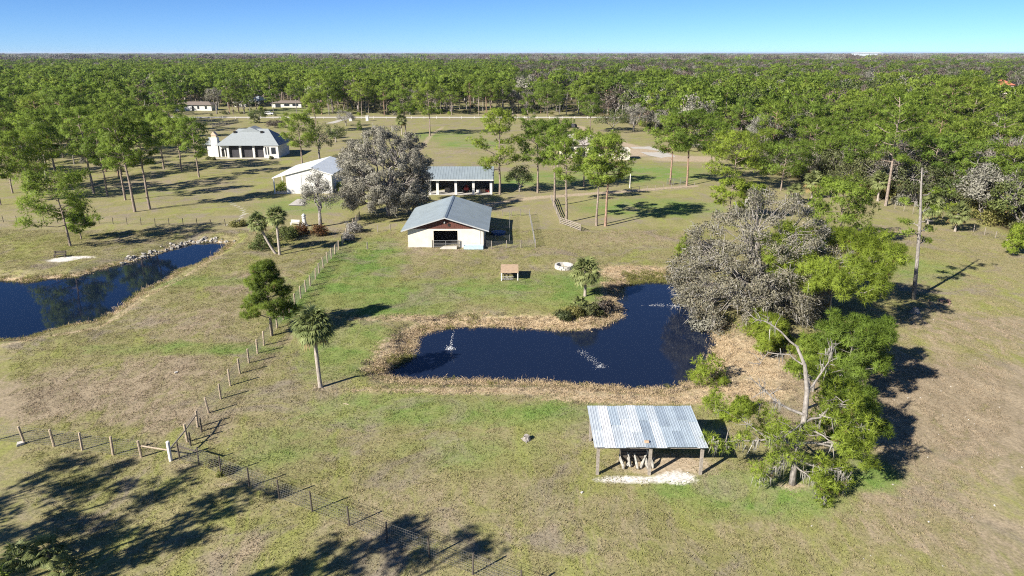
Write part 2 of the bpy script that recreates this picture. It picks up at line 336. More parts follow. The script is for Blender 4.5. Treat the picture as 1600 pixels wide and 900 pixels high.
# zone patches: (kind, photo pixel of the middle, half size in metres across / away, strength)
ZP = [('dry', 1480, 620, 20, 16, .9), ('dry', 1420, 800, 9, 7, .55), ('dry', 1560, 860, 9, 5, .6), ('dry', 1540, 520, 14, 10, .75), ('dry', 1380, 360, 9, 6, .7), ('dry', 1300, 870, 7, 4, .4),
      ('dry', 90, 620, 15, 7, .8), ('dry', 240, 590, 9, 6, .65), ('dry', 250, 650, 6, 3.5, .7), ('dry', 395, 440, 7, 7, .75), ('dry', 300, 500, 8, 6, .5), ('dry', 620, 800, 9, 4, .3), ('dry', 900, 840, 9, 5, .35), ('dry', 770, 390, 16, 5, .55),
      ('dry', 1010, 370, 9, 5, .6), ('dry', 960, 780, 6, 3, .35), ('dry', 1060, 800, 9, 5, .4), ('dry', 140, 720, 8, 3, .4), ('dry', 330, 860, 7, 2.5, .5), ('dry', 60, 340, 30, 12, .35), ('dry', 750, 235, 26, 18, .45), ('dry', 850, 215, 30, 22, .35), ('dry', 250, 290, 34, 14, .4), ('dry', 480, 220, 20, 20, .45),
      ('lush', 560, 420, 6, 16, .85), ('lush', 620, 470, 9, 7, .65), ('lush', 720, 455, 14, 6, .5), ('lush', 870, 450, 8, 7, .75), ('lush', 540, 540, 5, 9, .55), ('lush', 640, 640, 11, 4, .5), ('lush', 860, 650, 6, 3, .6), ('lush', 1020, 325, 14, 9, .8), ('lush', 480, 320, 10, 9, .6), ('lush', 740, 225, 12, 12, .75), ('lush', 690, 212, 15, 16, .6),
      ('lush', 1000, 270, 20, 16, .7), ('lush', 830, 280, 20, 12, .6), ('lush', 1300, 740, 5, 2.5, .8), ('lush', 1180, 770, 7, 3, .75), ('lush', 1420, 420, 9, 8, .45), ('lush', 460, 175, 40, 20, .6), ('lush', 740, 700, 9, 4, .3), ('lush', 450, 700, 5, 4, .4), ('lush', 300, 545, 12, 2, .5), ('lush', 190, 440, 30, 3, .5), ('lush', 150, 300, 22, 8, .35), ('lush', 600, 170, 80, 16, .3),
      ('sand', 95, 406, 2.2, 1.3, .85), ('sand', 122, 402, 3.0, .9, .8), ('sand', 985, 747, 2.9, .45, 1.), ('sand', 1060, 746, 1.5, .9, 1.), ('sand', 1030, 750, 1.6, .5, .9), ('dirt', 1040, 725, 4.4, 1.8, .8), ('dirt', 500, 607, 1.1, .7, .6), ('dirt', 1470, 475, 2, 1.4, .6), ('dirt', 1430, 495, 1.3, 1, .5), ('dirt', 285, 730, 2.2, .9, .5), ('dirt', 360, 760, 1.4, .7, .5), ('dirt', 1240, 760, 1.6, .8, .7),
      ('straw', 1165, 560, 4.5, 8, .65), ('straw', 1150, 612, 6, 2.6, .7), ('straw', 606, 545, 1.6, 4, .6), ('straw', 980, 425, 5, 4, .7), ('straw', 1010, 425, 6, 3.4, .7), ('straw', 940, 490, 4.5, 2.6, .8), ('straw', 860, 610, 24, 1.0, .6), ('straw', 770, 498, 19, 1.6, .65), ('straw', 1010, 623, 11, 1.2, .7), ('dirt', 985, 238, 9, 12, .75), ('dirt', 1080, 248, 14, 7, .85)]
ROUTES = [('dirt', [(745, 322), (800, 313), (860, 307), (920, 303), (986, 298), (1085, 291)], 1.5, .85), ('dirt', [(640, 250), (662, 228), (672, 212), (690, 200)], 1.1, .6), ('sand', [(360, 316), (383, 330), (372, 345), (352, 352)], 0.38, .6), ('sand', [(372, 325), (400, 345), (418, 352)], 0.25, .5), ('dirt', [(800, 180), (860, 184), (912, 202), (940, 215), (1000, 232), (1080, 250)], 2.4, 1.0), ('sand', [(440, 233), (420, 250), (395, 247)], .6, .5),
          ('lush', [(440, 500), (500, 425), (540, 378)], 1.4, .7), ('dry', [(470, 508), (420, 560), (330, 690)], .9, .5), ('straw', [(0, 541), (60, 529), (150, 512), (180, 497), (230, 462), (300, 425), (350, 392)], 0.5, .5)]
def zones(P, d=None):
    P = np.asarray(P, float); Z = {k: np.zeros(len(P)) for k in ('dry', 'lush', 'straw', 'sand', 'dirt', 'wood')}
    for k, px, py, a, b, s in ZP:
        c = at(px, py); q = np.hypot((P[:, 0] - c.x) / a, (P[:, 1] - c.y) / b)
        Z[k] = np.maximum(Z[k], s * np.clip(1.55 - 1.1 * q, 0, 1))
    for k, pts, w, s in ROUTES:
        g = np.array([at(x, y)[:2] for x, y in pts]); dd = np.full(len(P), 1e9)
        for a, b in zip(g[:-1], g[1:]):
            ab = b - a; t = np.clip(((P - a) @ ab) / (ab @ ab), 0, 1); q = P - (a + t[:, None] * ab); dd = np.minimum(dd, np.hypot(q[:, 0], q[:, 1]))
        Z[k] = np.maximum(Z[k], s * np.clip(1.5 - dd / w, 0, 1))
    d = shore(P) if d is None else d
    wd_ = np.where(P[:, 0] < -25, 1.4, 2.3); Z['straw'] = np.maximum(Z['straw'], np.clip(1.25 - np.maximum(d, 0) / wd_, 0, 1) * (d < 20))
    X, Y = P[:, 0], P[:, 1]
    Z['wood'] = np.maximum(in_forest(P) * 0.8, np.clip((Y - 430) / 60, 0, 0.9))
    return Z
FOREST_EDGE = np.array([at(x, y)[:2] for x, y in [(890, 176.5), (940, 186), (1000, 197), (1035, 208), (1100, 236), (1200, 268), (1290, 296), (1400, 318), (1500, 338), (1640, 380), (1900, 450)]])
def in_forest(P):
    """right-hand wood: beyond its edge line"""
    P = np.asarray(P, float); o = np.argsort(FOREST_EDGE[:, 0]); ex, ey = FOREST_EDGE[o, 0], FOREST_EDGE[o, 1]
    yy = np.interp(P[:, 0], ex, ey, left=1e5)
    # the edge runs from near right to far left
    return ((P[:, 0] > ex[0]) & (P[:, 1] > yy)).astype(float)
def axis(parts, lim, g=1.22):
    a = [parts[0][0]]
    for x0, x1, st in parts:
        n = max(1, round((x1 - x0) / st)); a += list(np.linspace(x0, x1, n + 1)[1:])
    st = parts[-1][2]
    while a[-1] < lim: st *= g; a.append(a[-1] + st)
    st = parts[0][2]; pre = []
    x = a[0]
    while x > -lim: st *= g; x -= st; pre.append(x)
    return np.array(pre[::-1] + a)
XS = axis([(-130, -92, 1.5), (-92, 28, 0.6), (28, 110, 1.2)], 42000); YS = axis([(20, 54, 0.9), (54, 116, 0.6), (116, 230, 1.6)], 42000)
gx, gy = np.meshgrid(XS, YS); P2 = np.stack([gx.ravel(), gy.ravel()], 1); D2 = shore(P2); Z2 = terrain(P2, D2)
nx, ny = len(XS), len(YS); ii = (np.arange(ny - 1)[:, None] * nx + np.arange(nx - 1)[None]).ravel()
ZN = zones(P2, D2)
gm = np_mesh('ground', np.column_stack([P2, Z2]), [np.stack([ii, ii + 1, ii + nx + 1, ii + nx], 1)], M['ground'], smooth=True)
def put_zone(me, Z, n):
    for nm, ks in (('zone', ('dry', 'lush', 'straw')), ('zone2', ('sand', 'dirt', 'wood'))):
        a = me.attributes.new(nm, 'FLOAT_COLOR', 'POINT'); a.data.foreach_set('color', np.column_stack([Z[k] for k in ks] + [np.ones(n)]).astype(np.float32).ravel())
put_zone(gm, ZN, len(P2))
tag(link('ground', gm), 'olive pasture patched with dry brown and green grass', kind='structure')
FOUNT = at(704, 545, LEVEL)
for nm, poly, lab, c in (('pond_water', POND, 'dark blue pond water with faint ripple rings', (FOUNT.x, FOUNT.y, LEVEL)), ('canal_water', CANAL, 'dark blue still water of the narrow pond by the bench', None)):
    lo, hi = poly.min(0) - 0.9, poly.max(0) + 0.9
    wm = np_mesh(nm, [(lo[0], lo[1], LEVEL), (hi[0], lo[1], LEVEL), (hi[0], hi[1], LEVEL), (lo[0], hi[1], LEVEL)], [[(0, 1, 2, 3)]], mat_water(nm, c) if c else mat_water(nm, None, (.004, .009, .024, 1), .018))
    tag(link(nm, wm), lab, kind='structure')
yr = at(600, 183.5).y
rd = MB().poly([(-900, yr - 2.6, 0.06), (900, yr - 2.6, 0.06), (900, yr + 2.6, 0.06), (-900, yr + 2.6, 0.06)]).build('road', M['road'])
tag(rd, 'pale straight country road in front of the far wood', kind='structure')
dr = MB().poly([(*at(508, 193)[:2], .05), (*at(522, 193)[:2], .05), (*at(547, 185)[:2], .05), (*at(538, 185)[:2], .05)]).build('driveway', M['concrete'])
tag(dr, 'short pale driveway leading to the country road', kind='structure')
dr = MB().poly([(*at(984, 230)[:2], .05), (*at(1012, 243)[:2], .05), (*at(1062, 252)[:2], .05), (*at(1052, 242)[:2], .05), (*at(1015, 229)[:2], .05)]).build('driveway', M['concrete'])
tag(dr, 'pale concrete driveway beside the taupe roofed house', kind='structure')
dr = MB().poly([(*at(450, 321)[:2], .05), (*at(474, 321.5)[:2], .05), (*at(478, 312)[:2], .05), (*at(465, 311)[:2], .05)]).build('concrete_apron', M['concrete'])
tag(dr, 'small pale concrete apron on the lawn by the white garage', kind='structure')

# ------------------------------------------------------------------ foliage generators
def rng_(s): return np.random.default_rng(s)
def unit(v): return v / np.maximum(np.linalg.norm(v, axis=-1, keepdims=True), 1e-6)
def blades(C, D, L, Wd, rng, tint):
    """one narrow triangle per row: base at C, tip along D"""
    n = len(C); s = unit(np.cross(D, rng.normal(size=(n, 3)))) * (np.asarray(Wd) * 0.5).reshape(-1, 1)
    V = np.stack([C - s, C + s, C + D * np.asarray(L).reshape(-1, 1)], 1).reshape(-1, 3)
    return V, np.arange(n * 3).reshape(n, 3), np.repeat(tint, 3)
def leaves(C, D, L, Wd, rng, tint):
    """one rhombic leaf per row"""
    n = len(C); s = unit(np.cross(D, rng.normal(size=(n, 3)))) * (np.asarray(Wd) * 0.5).reshape(-1, 1); DL = D * np.asarray(L).reshape(-1, 1)
    V = np.stack([C, C + DL * .5 + s, C + DL, C + DL * .5 - s], 1).reshape(-1, 3)
    return V, np.arange(n * 4).reshape(n, 4), np.repeat(tint, 4)
def merge(parts):
    Vs, Fs, Ts, b = [], [], [], 0
    for V, Fc, T in parts: Vs.append(V); Fs.append(Fc + b); Ts.append(T); b += len(V)
    return np.concatenate(Vs), Fs, np.concatenate(Ts)
def outward(V, k, O, mixg=.45):
    """turn leaves of k corners to face outwards along O and give them leaf-mass normals"""
    T = V.reshape(-1, k, 3); g = unit(np.cross(T[:, 1] - T[:, 0], T[:, 2] - T[:, 0])); bad = (g * O).sum(1) < 0
    T = T.copy(); T[bad] = T[bad][:, ::-1]; g[bad] *= -1
    return T.reshape(-1, 3), np.repeat(unit(O * (1 - mixg) + g * mixg), k, 0)
def clump_needles(cs, rc, rng, tufts=9, k=7, L=0.45, w=0.09, flat=0.6):
    """needle tufts filling flattened balls round the clump centres cs"""
    n = len(cs); rc = np.broadcast_to(rc, (n,))
    d = unit(rng.normal(size=(n, tufts, 3))); r = rng.uniform(0.35, 1.0, (n, tufts, 1)) ** 0.6
    off = d * r * rc[:, None, None]; off[..., 2] = off[..., 2] * flat + 0.08 * rc[:, None]
    tc = (cs[:, None] + off).reshape(-1, 3); td = unit(off.reshape(-1, 3) + np.array([0, 0, 0.35]) * np.repeat(rc, tufts)[:, None])
    m = len(tc); tcl = np.clip(np.repeat(rng.uniform(0.15, 0.8, n), tufts) + rng.normal(0, .13, m), 0, .9); tcl[rng.random(m) < .02] = 1
    C = np.repeat(tc, k, 0); D = unit(np.repeat(td, k, 0) * 0.75 + unit(rng.normal(size=(m * k, 3))))
    V, Fc, T = blades(C, D, L * rng.uniform(.7, 1.25, m * k), w * rng.uniform(.7, 1.3, m * k), rng, np.repeat(tcl, k))
    ctr = cs.mean(0) - np.array([0, 0, .15 * np.ptp(cs[:, 2])]); big = unit(tc - ctr); O = unit(td * .75 + big * .45)
    V, N = outward(V, 3, np.repeat(O, k, 0)); NRM.append(N)
    return V, Fc, T
NRM = []
def bent(a, b, rng, n=4, sag=0.0, wob=0.06):
    a, b = np.array(a, float), np.array(b, float); L = np.linalg.norm(b - a); out = []
    for i in range(n + 1):
        t = i / n; p = a + (b - a) * t; p = p + rng.normal(0, wob * L, 3) * math.sin(math.pi * t) * (0.6 if i in (0, n) else 1); p[2] += sag * L * math.sin(math.pi * t)
        out.append(p)
    return out
def pine_meshes(name, seed, h, cr, cb=0.45, nl=16, shape='round', lod=1.0, lean=0.0, mat='pine', bark='bark', dead=0.25, size=1.0):
    """slash pine: bare trunk, rising limbs, layered pads of needles. cr = crown radius, cb = where the crown begins"""
    rng = rng_(seed); w = MB(); r0 = 0.011 * h + 0.06
    la = rng.uniform(0, 6.28); tp = [np.array([lean * h * t * t * math.cos(la) + rng.normal(0, .012 * h) * t, lean * h * t * t * math.sin(la) + rng.normal(0, .012 * h) * t, h * 0.97 * t]) for t in np.linspace(0, 1, 7)]
    w.tube([tp[0] - np.array([0, 0, .4])] + tp, [r0 * 1.25] + [r0 * (1.12 - 0.92 * t) for t in np.linspace(0, 1, 7)], 7)
    def trunk(t): x = min(t, .999) * 6; i = int(x); return tp[i] * (1 - x + i) + tp[i + 1] * (x - i)
    cs, rs = [], []
    for i in range(nl):
        u = (i + rng.uniform(.1, .9)) / nl; t = cb + (0.97 - cb) * u
        if shape == 'round': prof = math.sin(math.pi * (0.16 + 0.76 * u)) ** 0.8
        elif shape == 'flat': prof = 0.75 + 0.3 * u - max(0, u - .8) * 2.2
        elif shape == 'cone': prof = 1.08 - u * 0.9
        else: prof = rng.uniform(.45, 1.1)
        L = cr * prof * rng.uniform(.72, 1.12); az = i * 2.399 + rng.uniform(-.5, .5); el = R(rng.uniform(2, 26) + 40 * u * u)
        a = trunk(t); b = a + np.array([math.cos(az) * math.cos(el), math.sin(az) * math.cos(el), math.sin(el)]) * L; b[2] = min(b[2], h * .99)
        pl = bent(a, b, rng, 4, -0.05, .05); rl = max(.02, r0 * .40 * (1.1 - u * .5))
        if lod > .4: w.tube(pl, [rl * (1 - .75 * k / 4) for k in range(5)], 5 if lod > .7 else 4, False)
        cs.append(pl[-1]); rs.append(1.0)
        nb = int(rng.integers(3, 6) * (1 if lod > .4 else .6)) + (2 if cr > 4.5 else 0)
        for j in range(nb):
            s = rng.uniform(.38, .98); k = int(min(s * 4, 3.99)); q = pl[k] * (1 - s * 4 + k) + pl[k + 1] * (s * 4 - k)
            aa = az + rng.choice([-1, 1]) * rng.uniform(.5, 1.25); e2 = rng.uniform(-.05, .75)
            e = q + np.array([math.cos(aa) * math.cos(e2), math.sin(aa) * math.cos(e2), math.sin(e2)]) * L * rng.uniform(.22, .46)
            if lod > .7: w.tube([q, (q + e) / 2 + rng.normal(0, .05, 3), e], [rl * .45, rl * .3, rl * .15], 4, False)
            cs.append(e); rs.append(rng.uniform(.75, 1.1))
    if lod > .7 and cb > .3:
        for i in range(int(dead * 16)):                        # dead stubs below the crown
            t = rng.uniform(cb * .45, cb * 1.05); a = trunk(t); az = rng.uniform(0, 6.28); L = rng.uniform(.5, .35 * cr + .5)
            b = a + np.array([math.cos(az), math.sin(az), rng.uniform(-.15, .5)]) * L; w.tube(bent(a, b, rng, 3, .05, .08), [r0 * .2, r0 * .15, r0 * .1, .012], 4, False)
    cs = np.array(cs); base = (0.42 + 0.105 * cr) * size
    V, Fc, T = clump_needles(cs, np.array(rs) * base, rng, tufts=max(6, int(14 * lod)), k=11 if lod > 1.5 else 7 if lod > .4 else 5, L=0.30 * base / .7 + .16 if lod > .7 else .62 * base / .75, w=(.115 if lod < 1 else .085 if lod < 1.5 else .045) * (1 if lod > .4 else 2.7), flat=.58)
    return w.mesh(name + '_trunk', M[bark], True), np_mesh(name + '_crown', V, [Fc], M[mat], T, nrm=NRM.pop())
def broad_meshes(name, seed, h, cr, leaf='broad', bark='bark_grey', n=60, per=90, ls=0.2, th=.25, moss=0, flat=.8, twigs=0, levels=3, cz=.58, lob=.32, low=.25):
    """spreading broadleaf tree: forked limbs, leaf clumps on an uneven dome, optional hanging moss and pale bare twigs"""
    rng = rng_(seed); w = MB(); r0 = .022 * h + .08; ends = []
    fork = np.array([0, 0, h * th]); w.tube([(0, 0, -.4), (0, 0, h * th * .5), fork], [r0 * 1.35, r0 * 1.05, r0], 8)
    lobes = unit(rng.normal(size=(9, 3)))
    for i in range(n):
        d = unit(rng.normal(size=3)); d[2] = abs(d[2]) * (1 + low * .2) - low; d = unit(d)
        rr = rng.uniform(.55, 1.0) ** .5 * (1 - lob + lob * 1.5 * max(0, float((lobes @ d).max())) ** 3)
        ends.append(np.array([d[0] * cr * rr, d[1] * cr * rr, h * (1 - cz) + d[2] * h * cz * rr * flat]))
    ends = np.array(ends); ends[:, 2] += h * .99 - ends[:, 2].max()
    nm = max(5, n // 10); mains = [ends[i] * np.array([.5, .5, .72]) for i in range(nm)]
    mains = [np.array([m[0], m[1], max(m[2], h * th + .3)]) for m in mains]
    for m in mains: w.tube(bent(fork, m, rng, 4, .08, .07), [r0 * .62, r0 * .52, r0 * .42, r0 * .34, r0 * .26], 6, False)
    mm = np.array(mains)
    for e in ends:
        m = mm[np.argmin(((mm - e) ** 2).sum(1))]
        w.tube(bent(m, e, rng, 3, .06, .09), [r0 * .2, r0 * .15, r0 * .10, r0 * .05], 4, False)
    rc = cr * 1.15 / math.sqrt(n) + .35
    m = n * per; cc = np.repeat(ends, per, 0); off = unit(rng.normal(size=(m, 3))) * (rng.uniform(0, 1, (m, 1)) ** .45) * rc * rng.uniform(.7, 1.25, n).repeat(per)[:, None]; off[:, 2] *= .72
    tl = np.clip(np.repeat(rng.uniform(.1, .85, n), per) + rng.normal(0, .16, m), 0, .93); tl[rng.random(m) < .025] = 1
    V, Fc, T = leaves(cc + off, unit(off * .5 / rc + rng.normal(size=(m, 3)) * .5 + np.array([0, 0, .2])), ls * rng.uniform(.7, 1.4, m), ls * .62 * rng.uniform(.7, 1.3, m), rng, tl)
    V, N = outward(V, 4, unit(unit(off) * .8 + unit(cc + off - np.array([0, 0, h * .45])) * .6), .4)
    out = [w.mesh(name + '_trunk', M[bark], True), np_mesh(name + '_crown', V, [Fc], M[leaf], T, nrm=N)]
    if moss:
        q = rng.integers(0, n, moss); C = ends[q] + unit(rng.normal(size=(moss, 3))) * rc * rng.uniform(.3, 1.05, (moss, 1))
        D = unit(np.column_stack([rng.normal(0, .22, (moss, 2)), -np.ones(moss)])); V, Fc, T = blades(C, D, rng.uniform(.35, 1.25, moss) * h / 14, rng.uniform(.07, .18, moss), rng, rng.uniform(.1, .95, moss))
        out.append(np_mesh(name + '_moss', V, [Fc], M['moss'], T))
    if twigs:
        q = rng.integers(0, n, twigs); C = ends[q] + rng.normal(0, rc * .35, (twigs, 3))
        D = unit(unit(C - np.array([0, 0, h * .35])) + rng.normal(0, .55, (twigs, 3))); L = rng.uniform(.5, 1.7, twigs) * rc / 1.3
        V, Fc, T = blades(C, D, L, rng.uniform(.04, .10, twigs), rng, rng.uniform(.3, 1, twigs)); V2, F2, T2 = blades(C + D * (L * .4)[:, None], unit(D + rng.normal(0, .7, (twigs, 3))), L * .6, rng.uniform(.03, .07, twigs), rng, rng.uniform(.3, 1, twigs))
        V, Fs, T = merge([(V, Fc, T), (V2, F2, T2)]); out.append(np_mesh(name + '_bare_twigs', V, Fs, M['moss'], T))
    return out
def palm_meshes(name, seed, h, cr, nf=44, lean=(0, 0), skirt=.2, trunk_r=.19):
    """cabbage palm: straight trunk, ball of fan fronds with drooping segments"""
    rng = rng_(seed); w = MB(); tp = [np.array([lean[0] * t ** .8, lean[1] * t ** .8, h * t]) for t in np.linspace(0, 1, 7)]
    w.tube([tp[0] - np.array([0, 0, .3])] + tp, [trunk_r * 1.3, trunk_r * 1.2] + [trunk_r] * 4 + [trunk_r * 1.25, trunk_r * 1.3], 9)
    top = tp[-1]; parts = []
    for i in range(nf):
        u = i / nf; az = i * 2.399 + rng.uniform(-.3, .3); el = R(86 - 136 * u ** .85 + rng.uniform(-9, 9)); deadf = u > 1 - skirt
        d = np.array([math.cos(az) * math.cos(el), math.sin(az) * math.cos(el), math.sin(el)]); s = unit(np.cross(d, [0, 0, 1.0]) + 1e-6); nrm = np.cross(s, d)
        pl = cr * .50 * rng.uniform(.85, 1.15); c = top + d * pl + np.array([0, 0, -.10 * pl * (1 - abs(d[2]))]); seg = 20
        parts.append(blades(np.array([top + s * .03, top - s * .03]), np.array([unit(c - top)] * 2), pl, .07, rng, np.full(2, .55 if not deadf else 1.0)))
        an = np.linspace(-1.45, 1.45, seg) + rng.normal(0, .05, seg); Ls = cr * .62 * (1 - .25 * np.abs(an) / 1.45) * rng.uniform(.85, 1.15, seg)
        D = unit(d * np.cos(an)[:, None] + s * np.sin(an)[:, None] - nrm * (.10 + .22 * np.abs(np.sin(an)))[:, None])
        mid = c + D * (Ls * .58)[:, None]; D2 = unit(D + np.array([0, 0, -.75])); tint = np.clip(rng.uniform(.1, .9) + rng.normal(0, .08, seg), 0, .93) if not deadf else np.where(rng.random(seg) < .75, 1.0, .9)
        wv = np.cross(D, nrm) * (cr * .040); V = np.stack([c + wv * .25, c - wv * .25, mid - wv, mid + wv, mid + D2 * (Ls * .5)[:, None]], 1).reshape(-1, 3)
        b = np.arange(seg)[:, None] * 5; parts.append((V, b + np.array([[0, 1, 2, 3]]), np.repeat(tint, 5))); parts.append((V[:0], b[:0], tint[:0]))
        tri = (V, b + np.array([[3, 2, 4]]), np.repeat(tint, 5)); parts.append(tri)
    V, Fs, T = merge([p for p in parts if len(p[0])])
    return w.mesh(name + '_trunk', M['bark_palm'], True), np_mesh(name + '_fronds', V, Fs, M['palm'], T)
def bush_mesh(name, seed, rx, rz, mat, n=26, per=60, ls=.16, needles=False):
    rng = rng_(seed); d = unit(rng.normal(size=(n, 3))); d[:, 2] = np.abs(d[:, 2]); c = d * (rng.uniform(.25, 1, (n, 1)) ** .5) * np.array([rx, rx, rz]) * rng.uniform(.75, 1.1, (n, 1)); c[:, 2] += rz * .06
    rc = rx * .9 / math.sqrt(n) * 1.7
    if needles: V, Fc, T = clump_needles(c, rc, rng, tufts=14, k=12, L=ls * 2, w=ls * .24, flat=.85); return np_mesh(name, V, [Fc], M[mat], T, nrm=NRM.pop())
    m = n * per; off = unit(rng.normal(size=(m, 3))) * (rng.uniform(0, 1, (m, 1)) ** .5) * rc; C = np.repeat(c, per, 0) + off; C[:, 2] = np.maximum(C[:, 2], .02)
    tl = np.clip(np.repeat(rng.uniform(.1, .85, n), per) + rng.normal(0, .15, m), 0, .93); tl[rng.random(m) < .03] = 1
    V, Fc, T = leaves(C, unit(off / rc + rng.normal(size=(m, 3)) * .7 + np.array([0, 0, .3])), ls * rng.uniform(.7, 1.4, m), ls * .55 * rng.uniform(.7, 1.3, m), rng, tl)
    V, N = outward(V, 4, unit(unit(off) + unit(C) * .7), .4)
    return np_mesh(name, V, [Fc], M[mat], T, nrm=N)

PART_NAMES = {2: ('trunk', 'crown')}
def plant(name, meshes, loc, label, cat, group=None, rz=0, scale=1.0, names=('trunk', 'crown', 'hanging_moss', 'bare_twigs')):
    t = empty(name, loc, label, cat, group, rz, scale)
    for me, nm in zip(meshes, names):
        o = link(nm, me, t)
        if nm in ('hanging_moss', 'bare_twigs'): o['kind'] = 'stuff'
    return t
def foot(px, py):
    p = at(px, py); p.z = gz(p.x, p.y) - 0.02; return p
def tall(px, py, top):
    p = at(px, py); return at_y(px, top, p.y).z

# ------------------------------------------------------------------ buildings
def ribbed(e0, e1, r1, r0, pitch=0.45, rib=0.035, th=0.05):
    """ribbed metal slope between eave e0-e1 and ridge r0-r1 (same length), ribs run up the slope"""
    e0, e1, r0 = Vector(e0), Vector(e1), Vector(r0); u = (e1 - e0); L = u.length; u = u.normalized(); d = r0 - e0
    n = u.cross(d).normalized(); n = -n if n.z < 0 else n
    k = max(1, round(L / pitch)); top = []
    for i in range(k):
        a = L * i / k; p = L / k
        top += [(a, 0), (a + p * .72, 0), (a + p * .80, rib), (a + p * .92, rib)]
    top.append((L, 0)); pts = [e0 + u * a + n * b for a, b in top] + [e0 + u * L - n * th, e0 - n * th]
    return MB().prism(pts, d)
def gable_walls(b, x0, x1, y0, y1, h, apex, xa, t=.2):
    pass

# -- cream barn
Yf = at(697, 387.3).y; bx0, bx1 = at(638.5, 386.5).x, at(755.5, 388).x; ov = 0.75
zE = at_y(626, 361, Yf - ov).z; ex0, ex1 = at_y(626, 361, Yf - ov).x, at_y(764, 361, Yf - ov).x
zA = at_y(696, 340, Yf - ov).z; xa = (ex0 + ex1) / 2; Yb = at(705, 306, zA).y; hw = zE + (zA - zE) * (bx0 - ex0) / (xa - ex0) - .12
barn = empty('barn', (0, 0, 0), 'cream block barn with blue grey metal roof and brown gable', 'barn')
ox0, ox1 = at_y(677.5, 370, Yf).x, at_y(715, 370, Yf).x; oz = at_y(690, 360.5, Yf).z; yB = Yb - .6
MB().box(bx0, ox0, Yf, Yf + .2, -.2, hw).box(ox1, bx1, Yf, Yf + .2, -.2, hw).box(ox0, ox1, Yf, Yf + .2, oz, hw).build('front_wall', M['cream'], barn)
for x in (bx0, bx1 - .2): MB().box(x, x + .2, Yf + .203, yB - .203, -.2, hw).build('side_wall', M['cream'], barn)
MB().prism([(bx0, yB - .2, -.2), (bx1, yB - .2, -.2), (bx1, yB - .2, hw), (xa, yB - .2, zA - .15), (bx0, yB - .2, hw)], (0, .2, 0)).build('back_wall', M['cream'], barn)
gab = MB()
nb = 40
for i in range(nb):
    a, c = bx0 + (bx1 - bx0) * i / nb, bx0 + (bx1 - bx0) * (i + 1) / nb - .015
    hz = lambda x: hw + (zA - .14 - hw) * (1 - abs(x - xa) / (xa - bx0))
    gab.prism([(a, Yf - .03, hw + .005), (c, Yf - .03, hw + .005), (c, Yf - .03, max(hz(c), hw + .02)), (a, Yf - .03, max(hz(a), hw + .02))], (0, .06, 0))
gb = gab.build('gable_boards', M['brown'], barn); tag(gb, 'dark red brown vertical boards in the barn gable')
MB().prism([(bx0 + .1, Yf + .04, hw), (bx1 - .1, Yf + .04, hw), (xa, Yf + .04, zA - .16)], (0, .1, 0)).build('gable_backing', M['brown'], barn)
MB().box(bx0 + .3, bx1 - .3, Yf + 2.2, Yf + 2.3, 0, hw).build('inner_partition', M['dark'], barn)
for xe in (ex0, ex1):
    ribbed((xe, Yf - ov, zE), (xe, Yb, zE), (xa, Yb, zA), (xa, Yf - ov, zA), .6, .03).build('roof', M['roof_blue'], barn)
    d = Vector((xa - xe, 0, zA - zE)); nrm = Vector((0, 0, .14))
    MB().prism([(xe, Yf - ov - .03, zE - .17), (xa, Yf - ov - .03, zA - .17), (xa, Yf - ov - .03, zA + .03), (xe, Yf - ov - .03, zE + .03)], (0, .025, 0)).build('fascia', M['trim'], barn)
MB().prism([(xa - .3, Yf - ov, zA - .03), (xa, Yf - ov, zA + .09), (xa + .3, Yf - ov, zA - .03), (xa, Yf - ov, zA + .05)], (0, Yb - Yf + ov, 0)).build('ridge_cap', M['roof_blue'], barn)
lp = at_y(694.5, 347, Yf - .12); MB().tube([lp + Vector((0, 0, .18)), lp, lp - Vector((0, 0, .16))], [.07, .12, .16], 10).build('gable_lamp', M['white'], barn)
em = at_y(701.7, 351.3, Yf - .07); hp = [(-.10, -.28), (.20, -.28), (.17, -.05), (.26, .02), (.20, .12), (.02, .20), (-.02, .33), (-.10, .24), (-.22, .05), (-.24, -.10)]
tag(MB().prism([(em.x + a, em.y, em.z + b) for a, b in hp], (0, .03, 0)).build('horse_head_emblem', M['dark'], barn), 'black horse head emblem on the barn gable')
MB().box(bx1 - .55, bx1 - .47, Yf - .05, Yf - .003, 0, hw).build('downpipe', M['white'], barn)
gt = empty('pipe_gate', (0, 0, 0), 'galvanised four rail pipe gate across the barn doorway', 'gate')
gx0, gx1, gy = ox0 - .1, ox1 + .1, Yf - .25
for z in (.25, .55, .85, 1.25): MB().tube([(gx0, gy, z), (gx1, gy, z)], .035, 6).build('rail', M['galv'], gt)
for x in (gx0, (gx0 + gx1) / 2, gx1): MB().tube([(x, gy, .15), (x, gy, 1.25)], .035, 6).build('upright', M['galv'], gt)
for x in (gx0 - .12, gx1 + .12): MB().tube([(x, gy, -.2), (x, gy, 1.4)], .07, 8).build('gate_post', M['post_dark'], gt)
sp = MB().prism([(ox0 + .9, Yf - 1.1, .02), (ox1 - .1, Yf - 1.1, .02), (ox1 - .1, Yf - 1.0, .5), (ox0 + 1.7, Yf - 1.0, .42)], (0, .6, 0)).build('feed_ramp', M['concrete'])
tag(sp, 'pale sloping concrete ramp in front of the barn gate', 'ramp')
tr = empty('water_trough', (0, 0, 0), 'pale blue water trough against the barn front', 'trough'); a, b = at(724.5, 390).x, at(755, 390).x; y0 = at(740, 390).y
MB().box(a, b, y0, y0 + .08, .03, .62).box(a, b, y0 + .72, y0 + .8, .03, .62).box(a, a + .08, y0 + .083, y0 + .717, .03, .62).box(b - .08, b, y0 + .083, y0 + .717, .03, .62).box(a + .08, b - .08, y0 + .083, y0 + .717, .03, .1).build('basin', M['trough'], tr)
